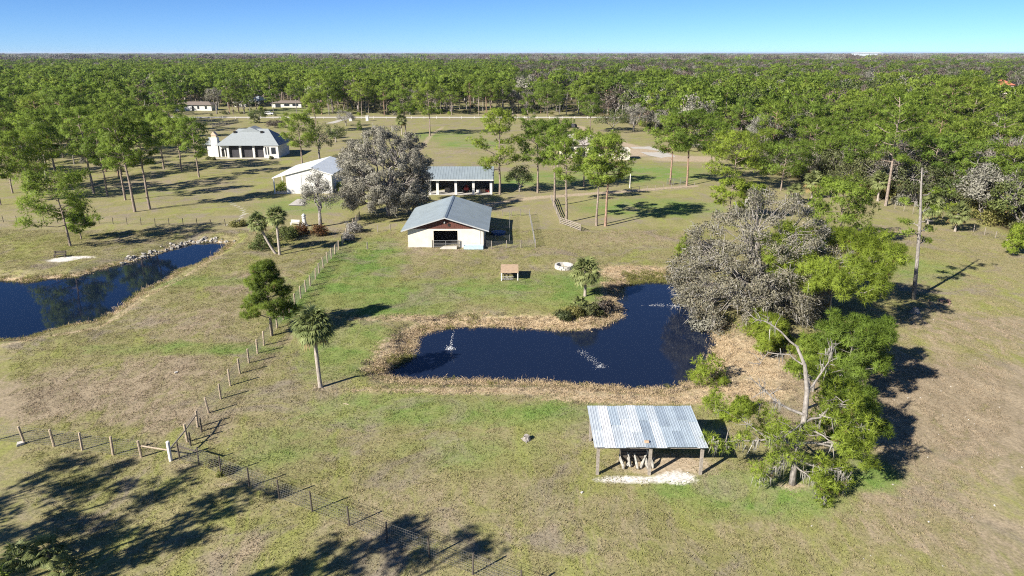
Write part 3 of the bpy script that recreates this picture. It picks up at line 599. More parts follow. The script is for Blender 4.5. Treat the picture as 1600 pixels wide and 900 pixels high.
MB().box(a + .083, b - .083, y0 + .085, y0 + .715, .45, .5).build('water', M['trough'], tr)

# -- open carport with four white columns
cy = at(725, 304.3).y; cx0, cx1 = at(668, 304).x, at(769, 303.5).x
ce = at_y(771, 280.5, cy - .7); rx1 = ce.x; rx0 = cx0 - .7; czE = ce.z; ridge = at_y(768, 260, cy + 5); cpt = empty('carport', (0, 0, 0), 'open fronted carport with white columns and grey metal roof', 'carport')
czA = max(ridge.z, czE + .9); cyr = cy + 5.0
ribbed((rx0, cy - .7, czE), (rx1, cy - .7, czE), (rx1, cyr, czA), (rx0, cyr, czA), .6, .03).build('roof', M['roof_blue'], cpt)
ribbed((rx0, cy + 10.7, czE), (rx1, cy + 10.7, czE), (rx1, cyr, czA), (rx0, cyr, czA), .6, .03).build('roof', M['roof_blue'], cpt)
MB().box(rx0, rx1, cy - .74, cy - .71, czE - .28, czE - .02).build('fascia', M['white'], cpt)
for px in (672, 684, 712.5, 740, 767.3):
    x = at(px, 304).x; MB().box(x - .27, x + .27, cy, cy + .5, -.1, czE - .1).build('column', M['white'], cpt)
MB().box(cx0, cx1, cy + 9.8, cy + 10, -.1, czE).build('back_wall', M['timber'], cpt)
for x in (cx0 - .2, cx1): MB().box(x, x + .2, cy + 3.5, cy + 9.79, -.1, czE).build('side_wall', M['timber'], cpt)
for x in (cx0, cx1): MB().prism([(x - .1, cy + .6, czE - .12), (x - .1, cy + 9.6, czE - .12), (x - .1, cyr, czA - .15)], (.2, 0, 0)).build('gable', M['trim'], cpt)
MB().box(cx0, cx1, cy - .5, cy + 9.79, .02, .07).build('floor_slab', M['concrete'], cpt)
trc = empty('garden_tractor', (at(728, 303).x, cy + 3.2, .08), 'small red garden tractor parked inside the carport', 'tractor')
MB().prism([(-.5, -1.2, .55), (.5, -1.2, .55), (.5, -1.2, 1.05), (.3, -1.2, 1.15), (-.3, -1.2, 1.15), (-.5, -1.2, 1.05)], (0, 1.3, 0)).build('bonnet', M['rustred'], trc)
MB().box(-.65, .65, .15, 1.4, .5, .8).box(-.3, .3, .7, 1.2, .8, 1.3).build('body', M['rustred'], trc)
for x in (-.75, .75):
    MB().tube([(x - .15, .9, .55), (x + .15, .9, .55)], .55, 14).build('wheel', M['rubber'], trc); MB().tube([(x - .1, -.9, .35), (x + .1, -.9, .35)], .35, 12).build('wheel', M['rubber'], trc)
for i, (px, w_, h_) in enumerate(((747, .9, .7), (754, 1.1, .9), (761, .8, .6), (698, 1.2, 1.0))):
    x = at(px, 303).x; y = cy + 1.6 + .4 * i; c = MB().box(x - w_ / 2, x + w_ / 2, y, y + .7, .08, h_).box(x - w_ / 2 - .03, x + w_ / 2 + .03, y - .03, y + .73, h_ + .003, h_ + .06)
    tag(c.build('storage_box', M[('white', 'ply', 'rustred', 'timber')[i]]), ['white lidded storage box in the open carport bay', 'plywood lidded box second from the carport end', 'red lidded box beside the last carport column', 'grey wooden chest in the shaded carport bay'][i], 'box')

# -- white garage with lean-to
gyf = at(521, 302.5).y; g1 = at_y(520, 272.8, gyf - .25); gR = at_y(484, 262.5, gyf - .25); gL = at_y(424.5, 278, gyf - .25)
wx0, wx1 = at(448, 303).x, at(520, 302.5).x; gyb = at(519, 244.4, gR.z).y
gar = empty('garage', (0, 0, 0), 'white metal garage with pale roof and open lean-to', 'garage')
zw = g1.z - .1; sl = (gR.z - gL.z) / (gR.x - gL.x); zl = gL.z + (wx0 - gL.x) * sl - .1
MB().prism([(wx0, gyf, -.1), (wx1, gyf, -.1), (wx1, gyf, zw), (gR.x, gyf, gR.z - .1), (wx0, gyf, zl)], (0, .15, 0)).build('front_wall', M['white'], gar)
MB().box(wx1 - .15, wx1, gyf + .153, gyb - .153, -.1, zw - .05).build('side_wall', M['white'], gar)
MB().box(wx0, wx0 + .15, gyf + .153, gyb - .153, -.1, zl - .05).build('side_wall', M['white'], gar)
MB().prism([(wx0, gyb - .15, -.1), (wx1, gyb - .15, -.1), (wx1, gyb - .15, zw), (gR.x, gyb - .15, gR.z - .1), (wx0, gyb - .15, zl)], (0, .15, 0)).build('back_wall', M['white'], gar)
ribbed((gL.x, gyf - .25, gL.z), (gL.x, gyb + .2, gL.z), (gR.x, gyb + .2, gR.z), (gR.x, gyf - .25, gR.z), .9, .03).build('roof', M['roof_pale'], gar)
ribbed((g1.x, gyf - .25, g1.z), (g1.x, gyb + .2, g1.z), (gR.x, gyb + .2, gR.z), (gR.x, gyf - .25, gR.z), .9, .03).build('roof', M['roof_pale'], gar)
for a, b in ((gL, gR), (gR, g1)):
    MB().prism([(a.x, gyf - .30, a.z - .2), (b.x, gyf - .30, b.z - .2), (b.x, gyf - .30, b.z + .03), (a.x, gyf - .30, a.z + .03)], (0, .045, 0)).build('fascia', M['white'], gar)
for k, yy in enumerate(np.linspace(gyf, gyb - .3, 4)): MB().box(gL.x + .15, gL.x + .4, yy, yy + .25, -.1, gL.z - .08).build('lean_to_post', M['white'], gar)
MB().box(gL.x, wx0 - .003, gyf - .3, gyb, .02, .06).build('slab', M['concrete'], gar)
da, db = at_y(472, 290, gyf).x, at_y(497, 290, gyf).x; dz = at_y(480, 273.5, gyf).z
MB().box(da, db, gyf - .06, gyf - .01, 0.02, dz).build('roll_door', M['white'], gar)
for x0, x1, z0, z1 in ((da - .12, da - .003, 0, dz + .12), (db + .003, db + .12, 0, dz + .12), (da, db, dz + .003, dz + .12), ((da + db) / 2 - .06, (da + db) / 2 + .06, 0, dz)):
    MB().box(x0, x1, gyf - .10, gyf - .063, z0, z1).build('door_frame', M['trim'], gar)

# -- hip roofed ranch houses
def hip(mb, x0, x1, y0, y1, ze, zr, inset=None):
    i = inset if inset is not None else (y1 - y0) / 2; ym = (y0 + y1) / 2
    A, B, C_, D = (x0, y0, ze), (x1, y0, ze), (x1, y1, ze), (x0, y1, ze); E_, G = (x0 + i, ym, zr), (x1 - i, ym, zr)
    for q in ((A, B, G, E_), (B, C_, G), (C_, D, E_, G), (D, A, E_), (D, C_, B, A)): mb.poly(q)
    return mb
def windows(house, y, rects, ylay=.04):
    for x0, x1, z0, z1 in rects:
        w = MB().box(x0 - .08, x1 + .08, y - ylay, y - .003, z0 - .08, z1 + .08).build('window', M['white'], house); MB().box(x0, x1, y - ylay - .02, y - ylay - .003, z0, z1).build('pane', M['glass'], w)
hy = at(390, 246.5).y; X = lambda px: at(px, 246.5).x; Zy = lambda py: at_y(390, py, hy).z
hs = empty('ranch_house', (0, 0, 0), 'white house with grey hip roof, tall chimney and dark screened porch', 'house'); ez = Zy(227)
MB().box(X(341.5), X(358), hy + 1.2, hy + 1.4, -.1, ez).build('arcade_wall', M['white'], hs)
for p0, p1 in ((345, 349), (351, 356.5)):
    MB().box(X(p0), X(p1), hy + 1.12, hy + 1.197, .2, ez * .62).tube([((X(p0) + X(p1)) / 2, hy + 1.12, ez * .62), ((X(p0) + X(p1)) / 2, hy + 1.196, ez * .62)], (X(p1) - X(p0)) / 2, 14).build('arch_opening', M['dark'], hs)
MB().box(X(358), X(414.5), hy + .6, hy + .7, -.05, ez).build('porch_screen', M['screen'], hs)
for p in (357.2, 376.5, 397.5, 414.5): MB().box(X(p) - .3, X(p) + .3, hy, hy + .55, -.1, ez).build('column', M['white'], hs)
MB().box(X(414.5) + .3, X(437), hy - .6, hy + 10, -.1, ez).build('wing_wall', M['white'], hs)
windows(hs, hy - .6, [(X(416.7), X(418.6), 1.0, ez * .9), (X(420.5), X(422.5), 1.0, ez * .9), (X(426), X(433), 1.2, ez * .85)])
MB().box(X(341.5), X(414.4), hy + 6, hy + 11, -.1, ez).build('rear_wall', M['white'], hs)
rf = MB(); hip(rf, X(340), X(439), hy - .9, hy + 13, ez, Zy(201) - 1.0 if False else at_y(390, 201, hy + 6).z, 5.0); rf = rf.build('roof', M['shingle'], hs)
g = MB(); pk = at_y(395, 197, hy + 7.5); g.prism([(pk.x - 3.4, hy + 4.6, pk.z - 1.5), (pk.x + 3.4, hy + 4.6, pk.z - 1.5), (pk.x, hy + 4.6, pk.z)], (0, 5, 0)).build('roof_gable', M['shingle'], rf)
for p in (367, 409):
    q = at_y(p, 205, hy + 4.4); MB().box(q.x - .4, q.x + .4, q.y - .3, q.y + .3, q.z - .6, q.z + .05).build('roof_vent', M['dark'], rf)
c0, c1 = X(330.5), X(340.5); MB().box(c0, c1, hy + .9, hy + 2.6, -.1, Zy(215.5)).build('chimney', M['white'], hs)
ct = Zy(215.5); MB().box(c0 + .25, c1 - .25, hy + 1.1, hy + 2.4, ct + .003, ct + .7).prism([(c0 + .1, hy + 1.0, ct + .703), (c1 - .1, hy + 1.0, ct + .703), ((c0 + c1) / 2, hy + 1.0, ct + 1.7)], (0, 1.5, 0)).build('chimney_cap', M['peach'], hs)
MB().box(X(322), X(330), hy + 1.8, hy + 8, -.1, ez).build('side_wing', M['white'], hs)
rfs = MB(); hip(rfs, X(315), X(331), hy + 1.2, hy + 9, ez, ez + 1.8, 2.5); rfs.build('side_roof', M['shingle'], hs)
MB().box(X(330), X(440), hy - 2.2, hy - .61, .0, .12).build('patio', M['concrete'], hs)
def ranch(name, label, px0, px1, pyb, pyt, pyr, wall, roof, wins, depth=9):
    y = at((px0 + px1) / 2, pyb).y; x0, x1 = at(px0, pyb).x, at(px1, pyb).x; ez = at_y(px0, pyt, y).z; zr = at_y(px0, pyr, y + depth / 2).z
    h = empty(name, (0, 0, 0), label, 'house'); MB().box(x0, x1, y, y + depth, -.1, ez).build('wall', M[wall], h)
    hip(MB(), x0 - .6, x1 + .6, y - .7, y + depth + .6, ez - .02, max(zr, ez + 1.2), 3.5).build('roof', M[roof], h)
    windows(h, y, [(x0 + (x1 - x0) * a, x0 + (x1 - x0) * b, ez * c, ez * d) for a, b, c, d in wins]); return h
ranch('ranch_house', 'long white ranch house with brown roof behind the pines across the road', 273, 331, 173, 164, 158.5, 'white', 'shingle_brown', [(.2, .24, .3, .8), (.47, .52, .02, .8), (.62, .67, .3, .8), (.82, .88, .3, .8), (.06, .1, .3, .8)])
ranch('ranch_house', 'white ranch house with brown roof beside the parked car', 425, 471, 168, 161, 157, 'white', 'shingle_brown', [(.12, .30, .02, .85), (.42, .6, .3, .8), (.7, .9, .3, .8)])
ranch('house', 'small house with bright blue grey roof among far pines', 391, 407, 161.5, 157, 149.5, 'trim', 'roof_pale', [(.2, .4, .3, .8), (.6, .8, .3, .8)], 14)
ranch('house', 'small pale house with white roof left of the blue grey one', 366, 384, 167, 160, 153.5, 'white', 'white', [(.2, .45, .1, .8)], 8)
ranch('house', 'pinkish roofed house half hidden high in the far pine wood', 388, 414, 146, 142, 137.5, 'peach', 'shingle_tan', [(.2, .4, .3, .8), (.6, .8, .3, .8)], 14)
ranch('house', 'house with taupe hip roof behind the pines by the driveway', 878, 938, 246, 226, 209, 'cream', 'shingle_tan', [(.1, .3, .3, .8), (.4, .6, .02, .8), (.7, .9, .3, .8)], 14)
y = at(975, 250).y
wb = empty('garden_wall', (0, 0, 0), 'cream stucco wall block beside the concrete driveway', 'wall'); x0, x1 = at(939, 250).x, at(975, 250).x; MB().box(x0, x1, y + 1, y + 1.3, -.1, 2.6).build('panel', M['cream'], wb)
MB().box(at(974.5, 250).x, at(984, 250).x, y, y + 4.5, -.1, at_y(980, 233, y).z).build('end_block', M['cream'], wb)
# red tiled roof in the right-hand wood, warehouse and mast on the horizon
p = at_y(1568, 133, 560); rh = empty('house', (p.x, p.y, 0), 'house with red tiled roof standing out of the wood', 'house')
MB().box(-8, 8, 0, 12, -.1, p.z).build('wall', M['cream'], rh); hip(MB(), -9, 9, -1, 13, p.z, at_y(1568, 124.5, 566).z, 6).build('roof', M['tile'], rh)
p = at_y(1361, 84, 4200); wh = empty('warehouse', (p.x, p.y, 0), 'huge white warehouse shining on the horizon', 'warehouse'); wt = at_y(1361, 81.6, 4200).z
MB().box(-70, 70, 0, 90, 0, wt - 5).build('wall', M['roof_pale'], wh); MB().prism([(-72, -2, wt - 5), (72, -2, wt - 5), (40, -2, wt), (-45, -2, wt)], (0, 94, 0)).build('roof', M['roof_pale'], wh)
p = at_y(935, 84, 2600); ms = empty('radio_mast', (p.x, p.y, 0), 'thin radio mast rising over the horizon', 'mast'); mh = at_y(935, 76, 2600).z; lat = MB()
for a in range(3):
    q = 2.094 * a; lat.beam((.8 * math.cos(q), .8 * math.sin(q), 0), (.3 * math.cos(q), .3 * math.sin(q), mh), .18)
    for k in range(12):
        z0 = mh * k / 12; r1 = 2.094 * (a + 1); lat.beam((.8 * math.cos(q), .8 * math.sin(q), z0), (.6 * math.cos(r1), .6 * math.sin(r1), z0 + mh / 12), .1)
lat.build('lattice', M['trim'], ms); MB().tube([(0, 0, mh), (0, 0, mh + 4)], .15, 6).build('antenna', M['trim'], ms)

# -- pole shed in front
sy = at(1015, 741.5).y; fl, fr = at_y(929, 693, sy - .25), at_y(1105, 701, sy - .25); sz0 = (fl.z + fr.z) / 2 - .05; wid = fr.x - fl.x
zr_, yb = 0, 0
for zt in np.linspace(2.4, 4.2, 60):
    a, b = at(927, 633, zt), at(1089, 637, zt)
    if abs((b.x - a.x) - wid) < .03: zr_, yb = zt, (a.y + b.y) / 2
if not zr_: zr_, yb = 3.2, sy + 4.7
sx0, sx1 = fl.x, fr.x; shed = empty('pole_shed', (0, 0, 0), 'open pole shed with patchwork zinc roof beside the gnarled pine', 'shed')
rng = rng_(5); ncol = 11; yfe = sy - .25
for c in range(ncol):
    split = rng.uniform(.40, .66) if c % 4 else rng.uniform(.28, .40); xa0, xa1 = sx0 + wid * c / ncol, sx0 + wid * (c + 1) / ncol + .06
    for k, (t0, t1, dz_) in enumerate(((-.02 + rng.uniform(-.01, .01), split + .04, .0), (split, 1.01 + rng.uniform(-.01, .01), .03))):
        P_ = lambda x, t, o=dz_ + .008 * (c % 2): (x, yfe + (yb - yfe) * t, sz0 + (zr_ - sz0) * t + o)
        sh = ribbed(P_(xa0, t0), P_(xa1, t0), P_(xa1, t1), P_(xa0, t1), .19, .022, .006)
        m = SHEETS[[0, 1, 2, 0, 4, 2, 0, 3, 2, 3, 2][c] if k else [4, 1, 0, 4, 0, 3, 4, 2, 3, 2, 0][c]]
        sh.build('roof_sheet', m, shed)
for px, py in ((933, 739), (1015, 743), (1096.5, 746)):
    x = at(px, py).x; MB().box(x - .11, x + .11, sy, sy + .2, -.3, sz0 - .06).build('post', M['timber'], shed)
for x in (sx0 + .3, (sx0 + sx1) / 2, sx1 - .3): MB().box(x - .1, x + .1, yb - .5, yb - .3, -.3, zr_ - .25).build('post', M['timber'], shed)
MB().box(sx0 + .05, sx1 - .05, sy - .09, sy - .013, sz0 - .26, sz0 - .04).build('front_beam', M['timber'], shed)
MB().box(sx0 + .05, sx1 - .05, yb - .58, yb - .51, zr_ - .36, zr_ - .12).build('rear_beam', M['timber'], shed)
for x in np.linspace(sx0 + .2, sx1 - .2, 6): MB().beam((x, yfe + .05, sz0 - .06), (x, yb - .1, zr_ - .08), .06, .1).build('rafter', M['timber'], shed)
kb = at_y(1011, 688, yfe + .4); nest = MB().box(kb.x - .16, kb.x + .16, kb.y, kb.y + .2, sz0 + .06, sz0 + .2); tag(nest.build('patch_block', M['ply'], shed), 'small wooden block on the shed roof edge')
# bleached slabs leaning on a dark crate under the shed
lx0, lx1 = at(972, 735).x, at(1022, 735).x; ly = at(995, 733).y
bx = empty('slatted_crate', (0, 0, 0), 'dark slatted crate in the shade of the pole shed', 'crate')
for k in range(4): MB().box(lx0 + .05, lx1 - .05, ly + .95, ly + 1.0, .1 + .3 * k, .32 + .3 * k).build('slat', M['post_dark'], bx)
MB().box(lx0 + .08, lx1 - .08, ly + 1.003, ly + 1.9, .05, 1.25).build('body', M['post_dark'], bx)
nsl = 9
LOGL = ['leftmost', 'second', 'third', 'fourth', 'middle', 'sixth', 'seventh', 'eighth', 'rightmost']
for k in range(nsl):
    x = lx0 + (lx1 - lx0) * (k + .5) / nsl; a = Vector((x + rng.normal(0, .10), ly + rng.uniform(-.15, .35), .04)); b = Vector((x + rng.normal(0, .32), ly + .85 + rng.uniform(-.1, .1), .95 + rng.uniform(-.4, .2)))
    pl = [a + (b - a) * t + Vector(rng.normal(0, .045, 3)) for t in (0, .3, .6, 1)]
    l = MB().tube(pl, [.07 + .05 * (k % 2), .12, .13 - .04 * (k % 3), .05], 7).build('bleached_log', M['pale']); tag(l, '%s bleached white log leaning on the crate under the shed' % (LOGL[k] if k in (0, 4, 8) else LOGL[k] + ' from left'), 'log', 'bleached logs under the shed')

# -- small goat shelter, stone ring
gy0 = at(796, 439).y; qa, qb = at(783.5, 439).x, at(809, 439).x; gs = empty('goat_shelter', (0, 0, 0), 'low goat shelter with tan plywood roof on four posts', 'shelter')
zf = at_y(795, 426, gy0).z; zb_ = zf + .15; yb2 = at(797, 413.6, zb_).y
MB().prism([(qa - .12, gy0 - .1, zf), (qb + .1, gy0 - .1, zf), (qb + .1, yb2, zb_), (qa - .12, yb2, zb_)], (0, 0, .06)).build('roof', M['ply'], gs)
for x in (qa, qb):
    for yy, zz in ((gy0, zf), (yb2 - .2, zb_)): MB().box(x - .06, x + .06, yy, yy + .12, -.1, zz - .03).build('post', M['post_white'], gs)
for z in (.25, .55): MB().box(qa + .07, qb - .6, gy0 - .02, gy0 + .02, z, z + .1).build('rail', M['pale'], gs)
for z in (.25, .6): MB().box(qa - .03, qa + .0, gy0 + .13, yb2 - .21, z, z + .12).build('rail', M['pale'], gs)
MB().box(qa + .1, qb - .1, yb2 - .3, yb2 - .24, .05, zb_ - .1).build('back_board', M['post_dark'], gs)
for k in range(5):
    x = qa + .25 + k * .26; tag(MB().tube([(x, gy0 + .3, .02), (x + .05, gy0 + .4, .30 + .06 * (k % 3))], [.14, .07], 6).build('feed_bag', M['pale']), ['leftmost', 'second', 'middle', 'fourth', 'rightmost'][k] + ' pale feed bag under the goat shelter', 'bag', 'feed bags under the goat shelter')
c = at(881, 419); fr_ = empty('fire_ring', (c.x, c.y, gz(c.x, c.y)), 'round ring of stacked white stones near the pond palm', 'fire ring'); blk = MB().prism([(-.26, -.14, 0), (.26, -.14, 0), (.22, .14, 0), (-.22, .14, 0)], (0, 0, .26)).mesh('stone', M['chip'])
for row in range(2):
    for k in range(15):
        q = 2 * math.pi * (k + .5 * row) / 15; link('stone', blk, fr_, (1.2 * math.cos(q), 1.2 * math.sin(q), .28 * row), (0, 0, q - math.pi / 2))

# ------------------------------------------------------------------ fences
POSTS = {}
def post_mesh(mat, r, h):
    k = (mat, round(r, 3), round(h, 2))
    if k not in POSTS: POSTS[k] = MB().tube([(0, 0, -.3), (0, 0, h - .02), (0, 0, h)], [r, r * .95, r * .8], 8).mesh('post', M[mat])
    return POSTS[k]
def fence(name, label, pts, h=1.6, mat='post', r=.10, wires=8, vert=.17, group=None, rails=(), seed=0, wirem='wire', wt=.010, cat='fence', wtop=.93):
    rr = rng_(seed + 77); pts = [Vector((p[0], p[1], gz(p[0], p[1]))) for p in pts]; f = empty(name, pts[0], label, cat, group); o = pts[0]
    for i, p in enumerate(pts): link('post', post_mesh(mat, r, h), f, p - o, (rr.normal(0, .035), rr.normal(0, .035), rr.uniform(0, 6)), (1, 1, rr.uniform(.94, 1.06)))
    for i, (a, b) in enumerate(zip(pts[:-1], pts[1:])):
        a, b = a - o, b - o; d = b - a; w = MB()
        for k in range(wires): z = h * (.06 + (wtop - .06) * k / max(1, wires - 1)); w.beam(a + Vector((0, 0, z)), b + Vector((0, 0, z)), wt)
        if vert:
            for k in range(1, int(d.length / vert)): q = a + d * (k * vert / d.length); w.beam(q + Vector((0, 0, h * .06)), q + Vector((0, 0, h * wtop)), wt)
        if wires: link('wire_mesh', w.mesh('wire_mesh', M[wirem]), f)
        if i in rails: MB().tube([a + Vector((0, 0, h * .72)), b + Vector((0, 0, h * .72))], .06, 7).build('brace_rail', M[mat], f)
    return f
def along(pix, n=None, step=None):
    g = [at(x, y) for x, y in pix]
    if step is None and n is None: return g
    out = []; L = [0]
    for a, b in zip(g[:-1], g[1:]): L.append(L[-1] + (b - a).length)
    n = n or max(2, round(L[-1] / step) + 1)
    for k in range(n):
        s = L[-1] * k / (n - 1); i = max(j for j in range(len(g) - 1) if L[j] <= s + 1e-6); t = (s - L[i]) / max(1e-6, L[i + 1] - L[i]); out.append(g[i].lerp(g[i + 1], min(1, t)))
    return out
diag = [(293, 690), (309, 666), (326, 644), (345, 622.5), (360, 603), (375, 584.5), (389, 567.5), (402.5, 552), (412.5, 539), (424, 524), (433, 512), (443, 499), (452, 488), (461, 477.5), (470, 465.5), (478, 455), (485, 446), (493, 436), (499, 427.5), (505.5, 419), (512, 411), (518, 403.5), (523.5, 397), (529, 390)]
fence('wire_fence', 'long wire fence of tan posts running from white corner post to barn lawn', along(diag), rails=(0,), seed=1)
fence('wire_fence', 'overgrown end of the wire fence beside the big grey oak', along([(535, 382), (541, 371), (547, 362), (552, 355), (557, 349), (562, 343)]), seed=2)
fence('wire_fence', 'tan post wire fence crossing to the white corner post', along([(-9, 690), (39, 694.5), (85, 699), (129, 704), (177, 711), (221, 714)]), seed=3, mat='post')
fence('wire_fence', 'dark post wire fence running diagonally under the foreground shadows', along([(281, 718), (311, 727), (346, 744), (390, 762), (437, 781), (488, 800), (546, 821.5), (604.5, 847), (671, 871), (739, 897), (815, 926)]), mat='post_dark', rails=(0,), r=.065, seed=4)
wp = at(267, 720); cpst = empty('corner_post', (wp.x, wp.y, gz(wp.x, wp.y)), 'thick white corner post where the wire fences meet', 'fence post')
MB().tube([(0, 0, -.2), (0, 0, 1.65), (0, 0, 1.7)], [.14, .14, .10], 10).build('shaft', M['post_white'], cpst)
q = at(221, 714) - wp; MB().tube([(q.x * .96, q.y * .96, 1.0), (q.x * .06, q.y * .06, .92)], .065, 7).build('brace_rail', M['post'], cpst)
q = at(293, 690) - wp; MB().tube([(q.x * .95, q.y * .95, 1.05), (q.x * .06, q.y * .06, .95)], .06, 7).build('brace_rail', M['timber'], cpst)
for k, (px, py, l) in enumerate(((298, 696, 'dark short brace post just behind the white corner post'), (315, 673, 'dark short brace post second along the fence from the white corner'))):
    a = at(px, py); tag(link('brace_post', post_mesh('post_dark', .08, 1.2), None, a), l, 'fence post')
fence('wire_fence', 'thin dark post fence behind the narrow pond', along([(-14, 346.5), (11, 347.5), (375, 354)], n=19), mat='post_dark', h=1.3, r=.06, wires=5, vert=0, seed=5, wt=.012)
fence('wire_fence', 'short post fence stub on the lawn left of the barn', along([(574, 389), (590, 362), (610, 360)]), mat='timber', wires=0, seed=6, r=.09, h=1.2)
fence('wire_fence', 'low wire fence along the sandy track before the pines', along([(986, 300), (1085, 293)], n=9), h=1.2, mat='timber', wires=4, vert=0, r=.05, seed=7, wt=.015)
fence('wire_fence', 'rusty fence along the edge of the right hand wood', along([(1372, 318), (1440, 338), (1520, 362), (1610, 392)], n=16), h=1.3, mat='timber', wires=6, vert=.5, r=.06, seed=8)
fence('wire_fence', 'pale post and wire fence lining the country road', [Vector((x, yr - 7, 0)) for x in np.arange(-240, 60, 6)], h=1.2, mat='post_white', wires=3, vert=0, r=.08, seed=9, wt=.03)
fence('paling_fence', 'grey fence behind the white house', along([(332, 199), (372, 190)], n=9), h=1.5, mat='timber', wires=5, vert=0, r=.1, seed=10, wt=.12)
# chain link pen by the barn
PF = [at(768, 388.5), at(791, 388), at(814, 387.5), at(836.5, 387)]; PR = along([(836.5, 387), (834, 374), (831.5, 361), (829, 348), (827, 337)])
pen = fence('chain_link_pen', 'chain link pen attached to the barn side', [at(757, 386)] + PF + PR[1:] + along([(813, 337), (799, 337), (785, 337)]), h=1.35, mat='timber', wires=11, vert=.13, r=.07, seed=11, wt=.006, wirem='galv')
fence('chain_link_pen', 'inner chain link run beside the barn', along([(758, 381), (775, 381), (796, 380.5), (796, 360), (797, 340)]), h=1.5, mat='galv', wires=11, vert=.13, r=.035, seed=12, wt=.006, wirem='galv')
bp = at(779, 366); pool = empty('paddling_pool', (bp.x, bp.y, 0.02), 'round blue plastic pool in the barn shadow', 'pool'); MB().tube([(0, 0, 0), (0, 0, .45), (0, 0, .46), (0, 0, .2)], [1.2, 1.3, 1.2, 1.15], 20).build('wall', M['bluep'], pool)
# board fence right of the pen
def board_fence(name, label, pts, h=1.25, mat='timber', n=4):
    f = empty(name, pts[0], label, 'fence'); o = Vector(pts[0])
    for p in pts: link('post', post_mesh('timber', .08, h), f, Vector(p) - o)
    for a, b in zip(pts[:-1], pts[1:]):
        for k in range(n): z = h * (k + .6) / n; MB().beam(a - o + Vector((0, -.1, z)), b - o + Vector((0, -.1, z)), .03, .15).build('board', M[mat], f)
    return f
board_fence('board_fence', 'grey board fence panel standing by the twin pines', along([(875, 349), (892, 355), (907, 361)]))
board_fence('board_fence', 'grey board fence running back from the panel to the track', along([(875, 347), (870, 335), (865, 322), (861, 312)]))
pg = at(1042, 289); pg2 = at(1074, 287); gt = empty('pipe_gate', pg, 'long grey pipe gate on the sandy track', 'gate'); d = pg2 - pg
for z in (.3, .6, .9, 1.2, 1.5): MB().tube([(0, 0, z), (d.x, d.y, z)], .05, 6).build('rail', M['galv'], gt)
for t in (0, .33, .66, 1): MB().tube([(d.x * t, d.y * t, 0), (d.x * t, d.y * t, 1.5)], .05, 6).build('upright', M['galv'], gt)
a = at(984, 294); tag(MB().tube([a, a + Vector((0, 0, 3.3)), a + Vector((0, 0, 3.5))], [.1, .09, .12], 8).build('utility_pole', M['post_white']), 'slim white utility pole at the start of the sandy track', 'pole')

# ------------------------------------------------------------------ bench, car, garden pieces, stumps
def bench(loc, rz, label, mat):
    b = empty('park_bench', loc, label, 'bench', None, rz)
    for k in range(3): MB().box(-.9, .9, -.22 + .16 * k, -.08 + .16 * k, .43, .47).build('slat', M[mat], b)
    for k in range(3): MB().box(-.9, .9, .29, .33, .55 + .15 * k, .67 + .15 * k).build('slat', M[mat], b)
    for x in (-.75, .75): MB().box(x - .05, x + .05, -.2, -.1, 0, .427).box(x - .05, x + .05, .22, .287, 0, .95).build('leg', M[mat], b)
bench(at(94, 402), .12, 'dark wooden bench on the bank by the white sand patch', 'post_dark')
bench(at(461, 352), -.2, 'white garden bench between the croton bushes', 'white')
a = at(476, 353.5); wl = empty('garden_lighthouse', a, 'white ornamental garden lighthouse by the small airy grey tree', 'lighthouse')
MB().tube([(0, 0, 0), (0, 0, .25), (0, 0, .26), (0, 0, 1.5), (0, 0, 1.9)], [.75, .7, .5, .32, .28], 8).build('tower', M['white'], wl); MB().tube([(0, 0, 1.905), (0, 0, 2.1), (0, 0, 2.4)], [.42, .36, .02], 8).build('cap', M['trim'], wl)
MB().tube([(0, 0, 1.55), (0, 0, 1.62)], [.42, .42], 10).build('gallery', M['trim'], wl)
def suv(loc, rz, label, mat):
    c = empty('parked_car', loc, label, 'car', None, rz)
    prof = [(-2.2, .35), (2.2, .35), (2.25, .8), (2.1, 1.0), (1.1, 1.08), (.55, 1.62), (-1.7, 1.66), (-2.15, 1.05), (-2.25, .7)]
    body = MB().prism([(x, -.88, z) for x, z in prof], (0, 1.76, 0)).build('body', M[mat], c)
    for s in (-.885, .885):
        MB().prism([(-1.75, s - .008, 1.1), (.85, s - .008, 1.1), (.5, s - .008, 1.52), (-1.55, s - .008, 1.55)], (0, .016, 0)).build('side_window', M['glass'], c)
        for x in (-1.4, 1.4): MB().tube([(x, s - .1, .34), (x, s + .08, .34)], .34, 14).build('wheel', M['rubber'], c)
    MB().prism([(1.09, -.75, 1.1), (1.09, .75, 1.1), (.58, .7, 1.6), (.58, -.7, 1.6)], (.02, 0, .012)).build('windscreen', M['glass'], c)
    for y in (-.65, .65): MB().box(2.2, 2.27, y - .18, y + .18, .72, .86).build('headlight', M['white'], c)
suv(at(420.5, 179.5), .1, 'white sport utility car parked on the far lawn by the road', 'paint')
suv(at(893, 199.5), 2.5, 'dark car on the pink dirt drive', 'screen')
for x, y_, lab in ((548, 189, 'left white masonry gate pillar at the driveway entrance'), (574, 189, 'right white masonry gate pillar at the driveway entrance')):
    a = at(x, y_); t = empty('gate_pillar', a, lab, 'pillar'); MB().box(-.6, .6, -.6, .6, 0, 2.1).build('shaft', M['white'], t); MB().box(-.75, .75, -.75, .75, 2.103, 2.35).build('cap', M['white'], t)
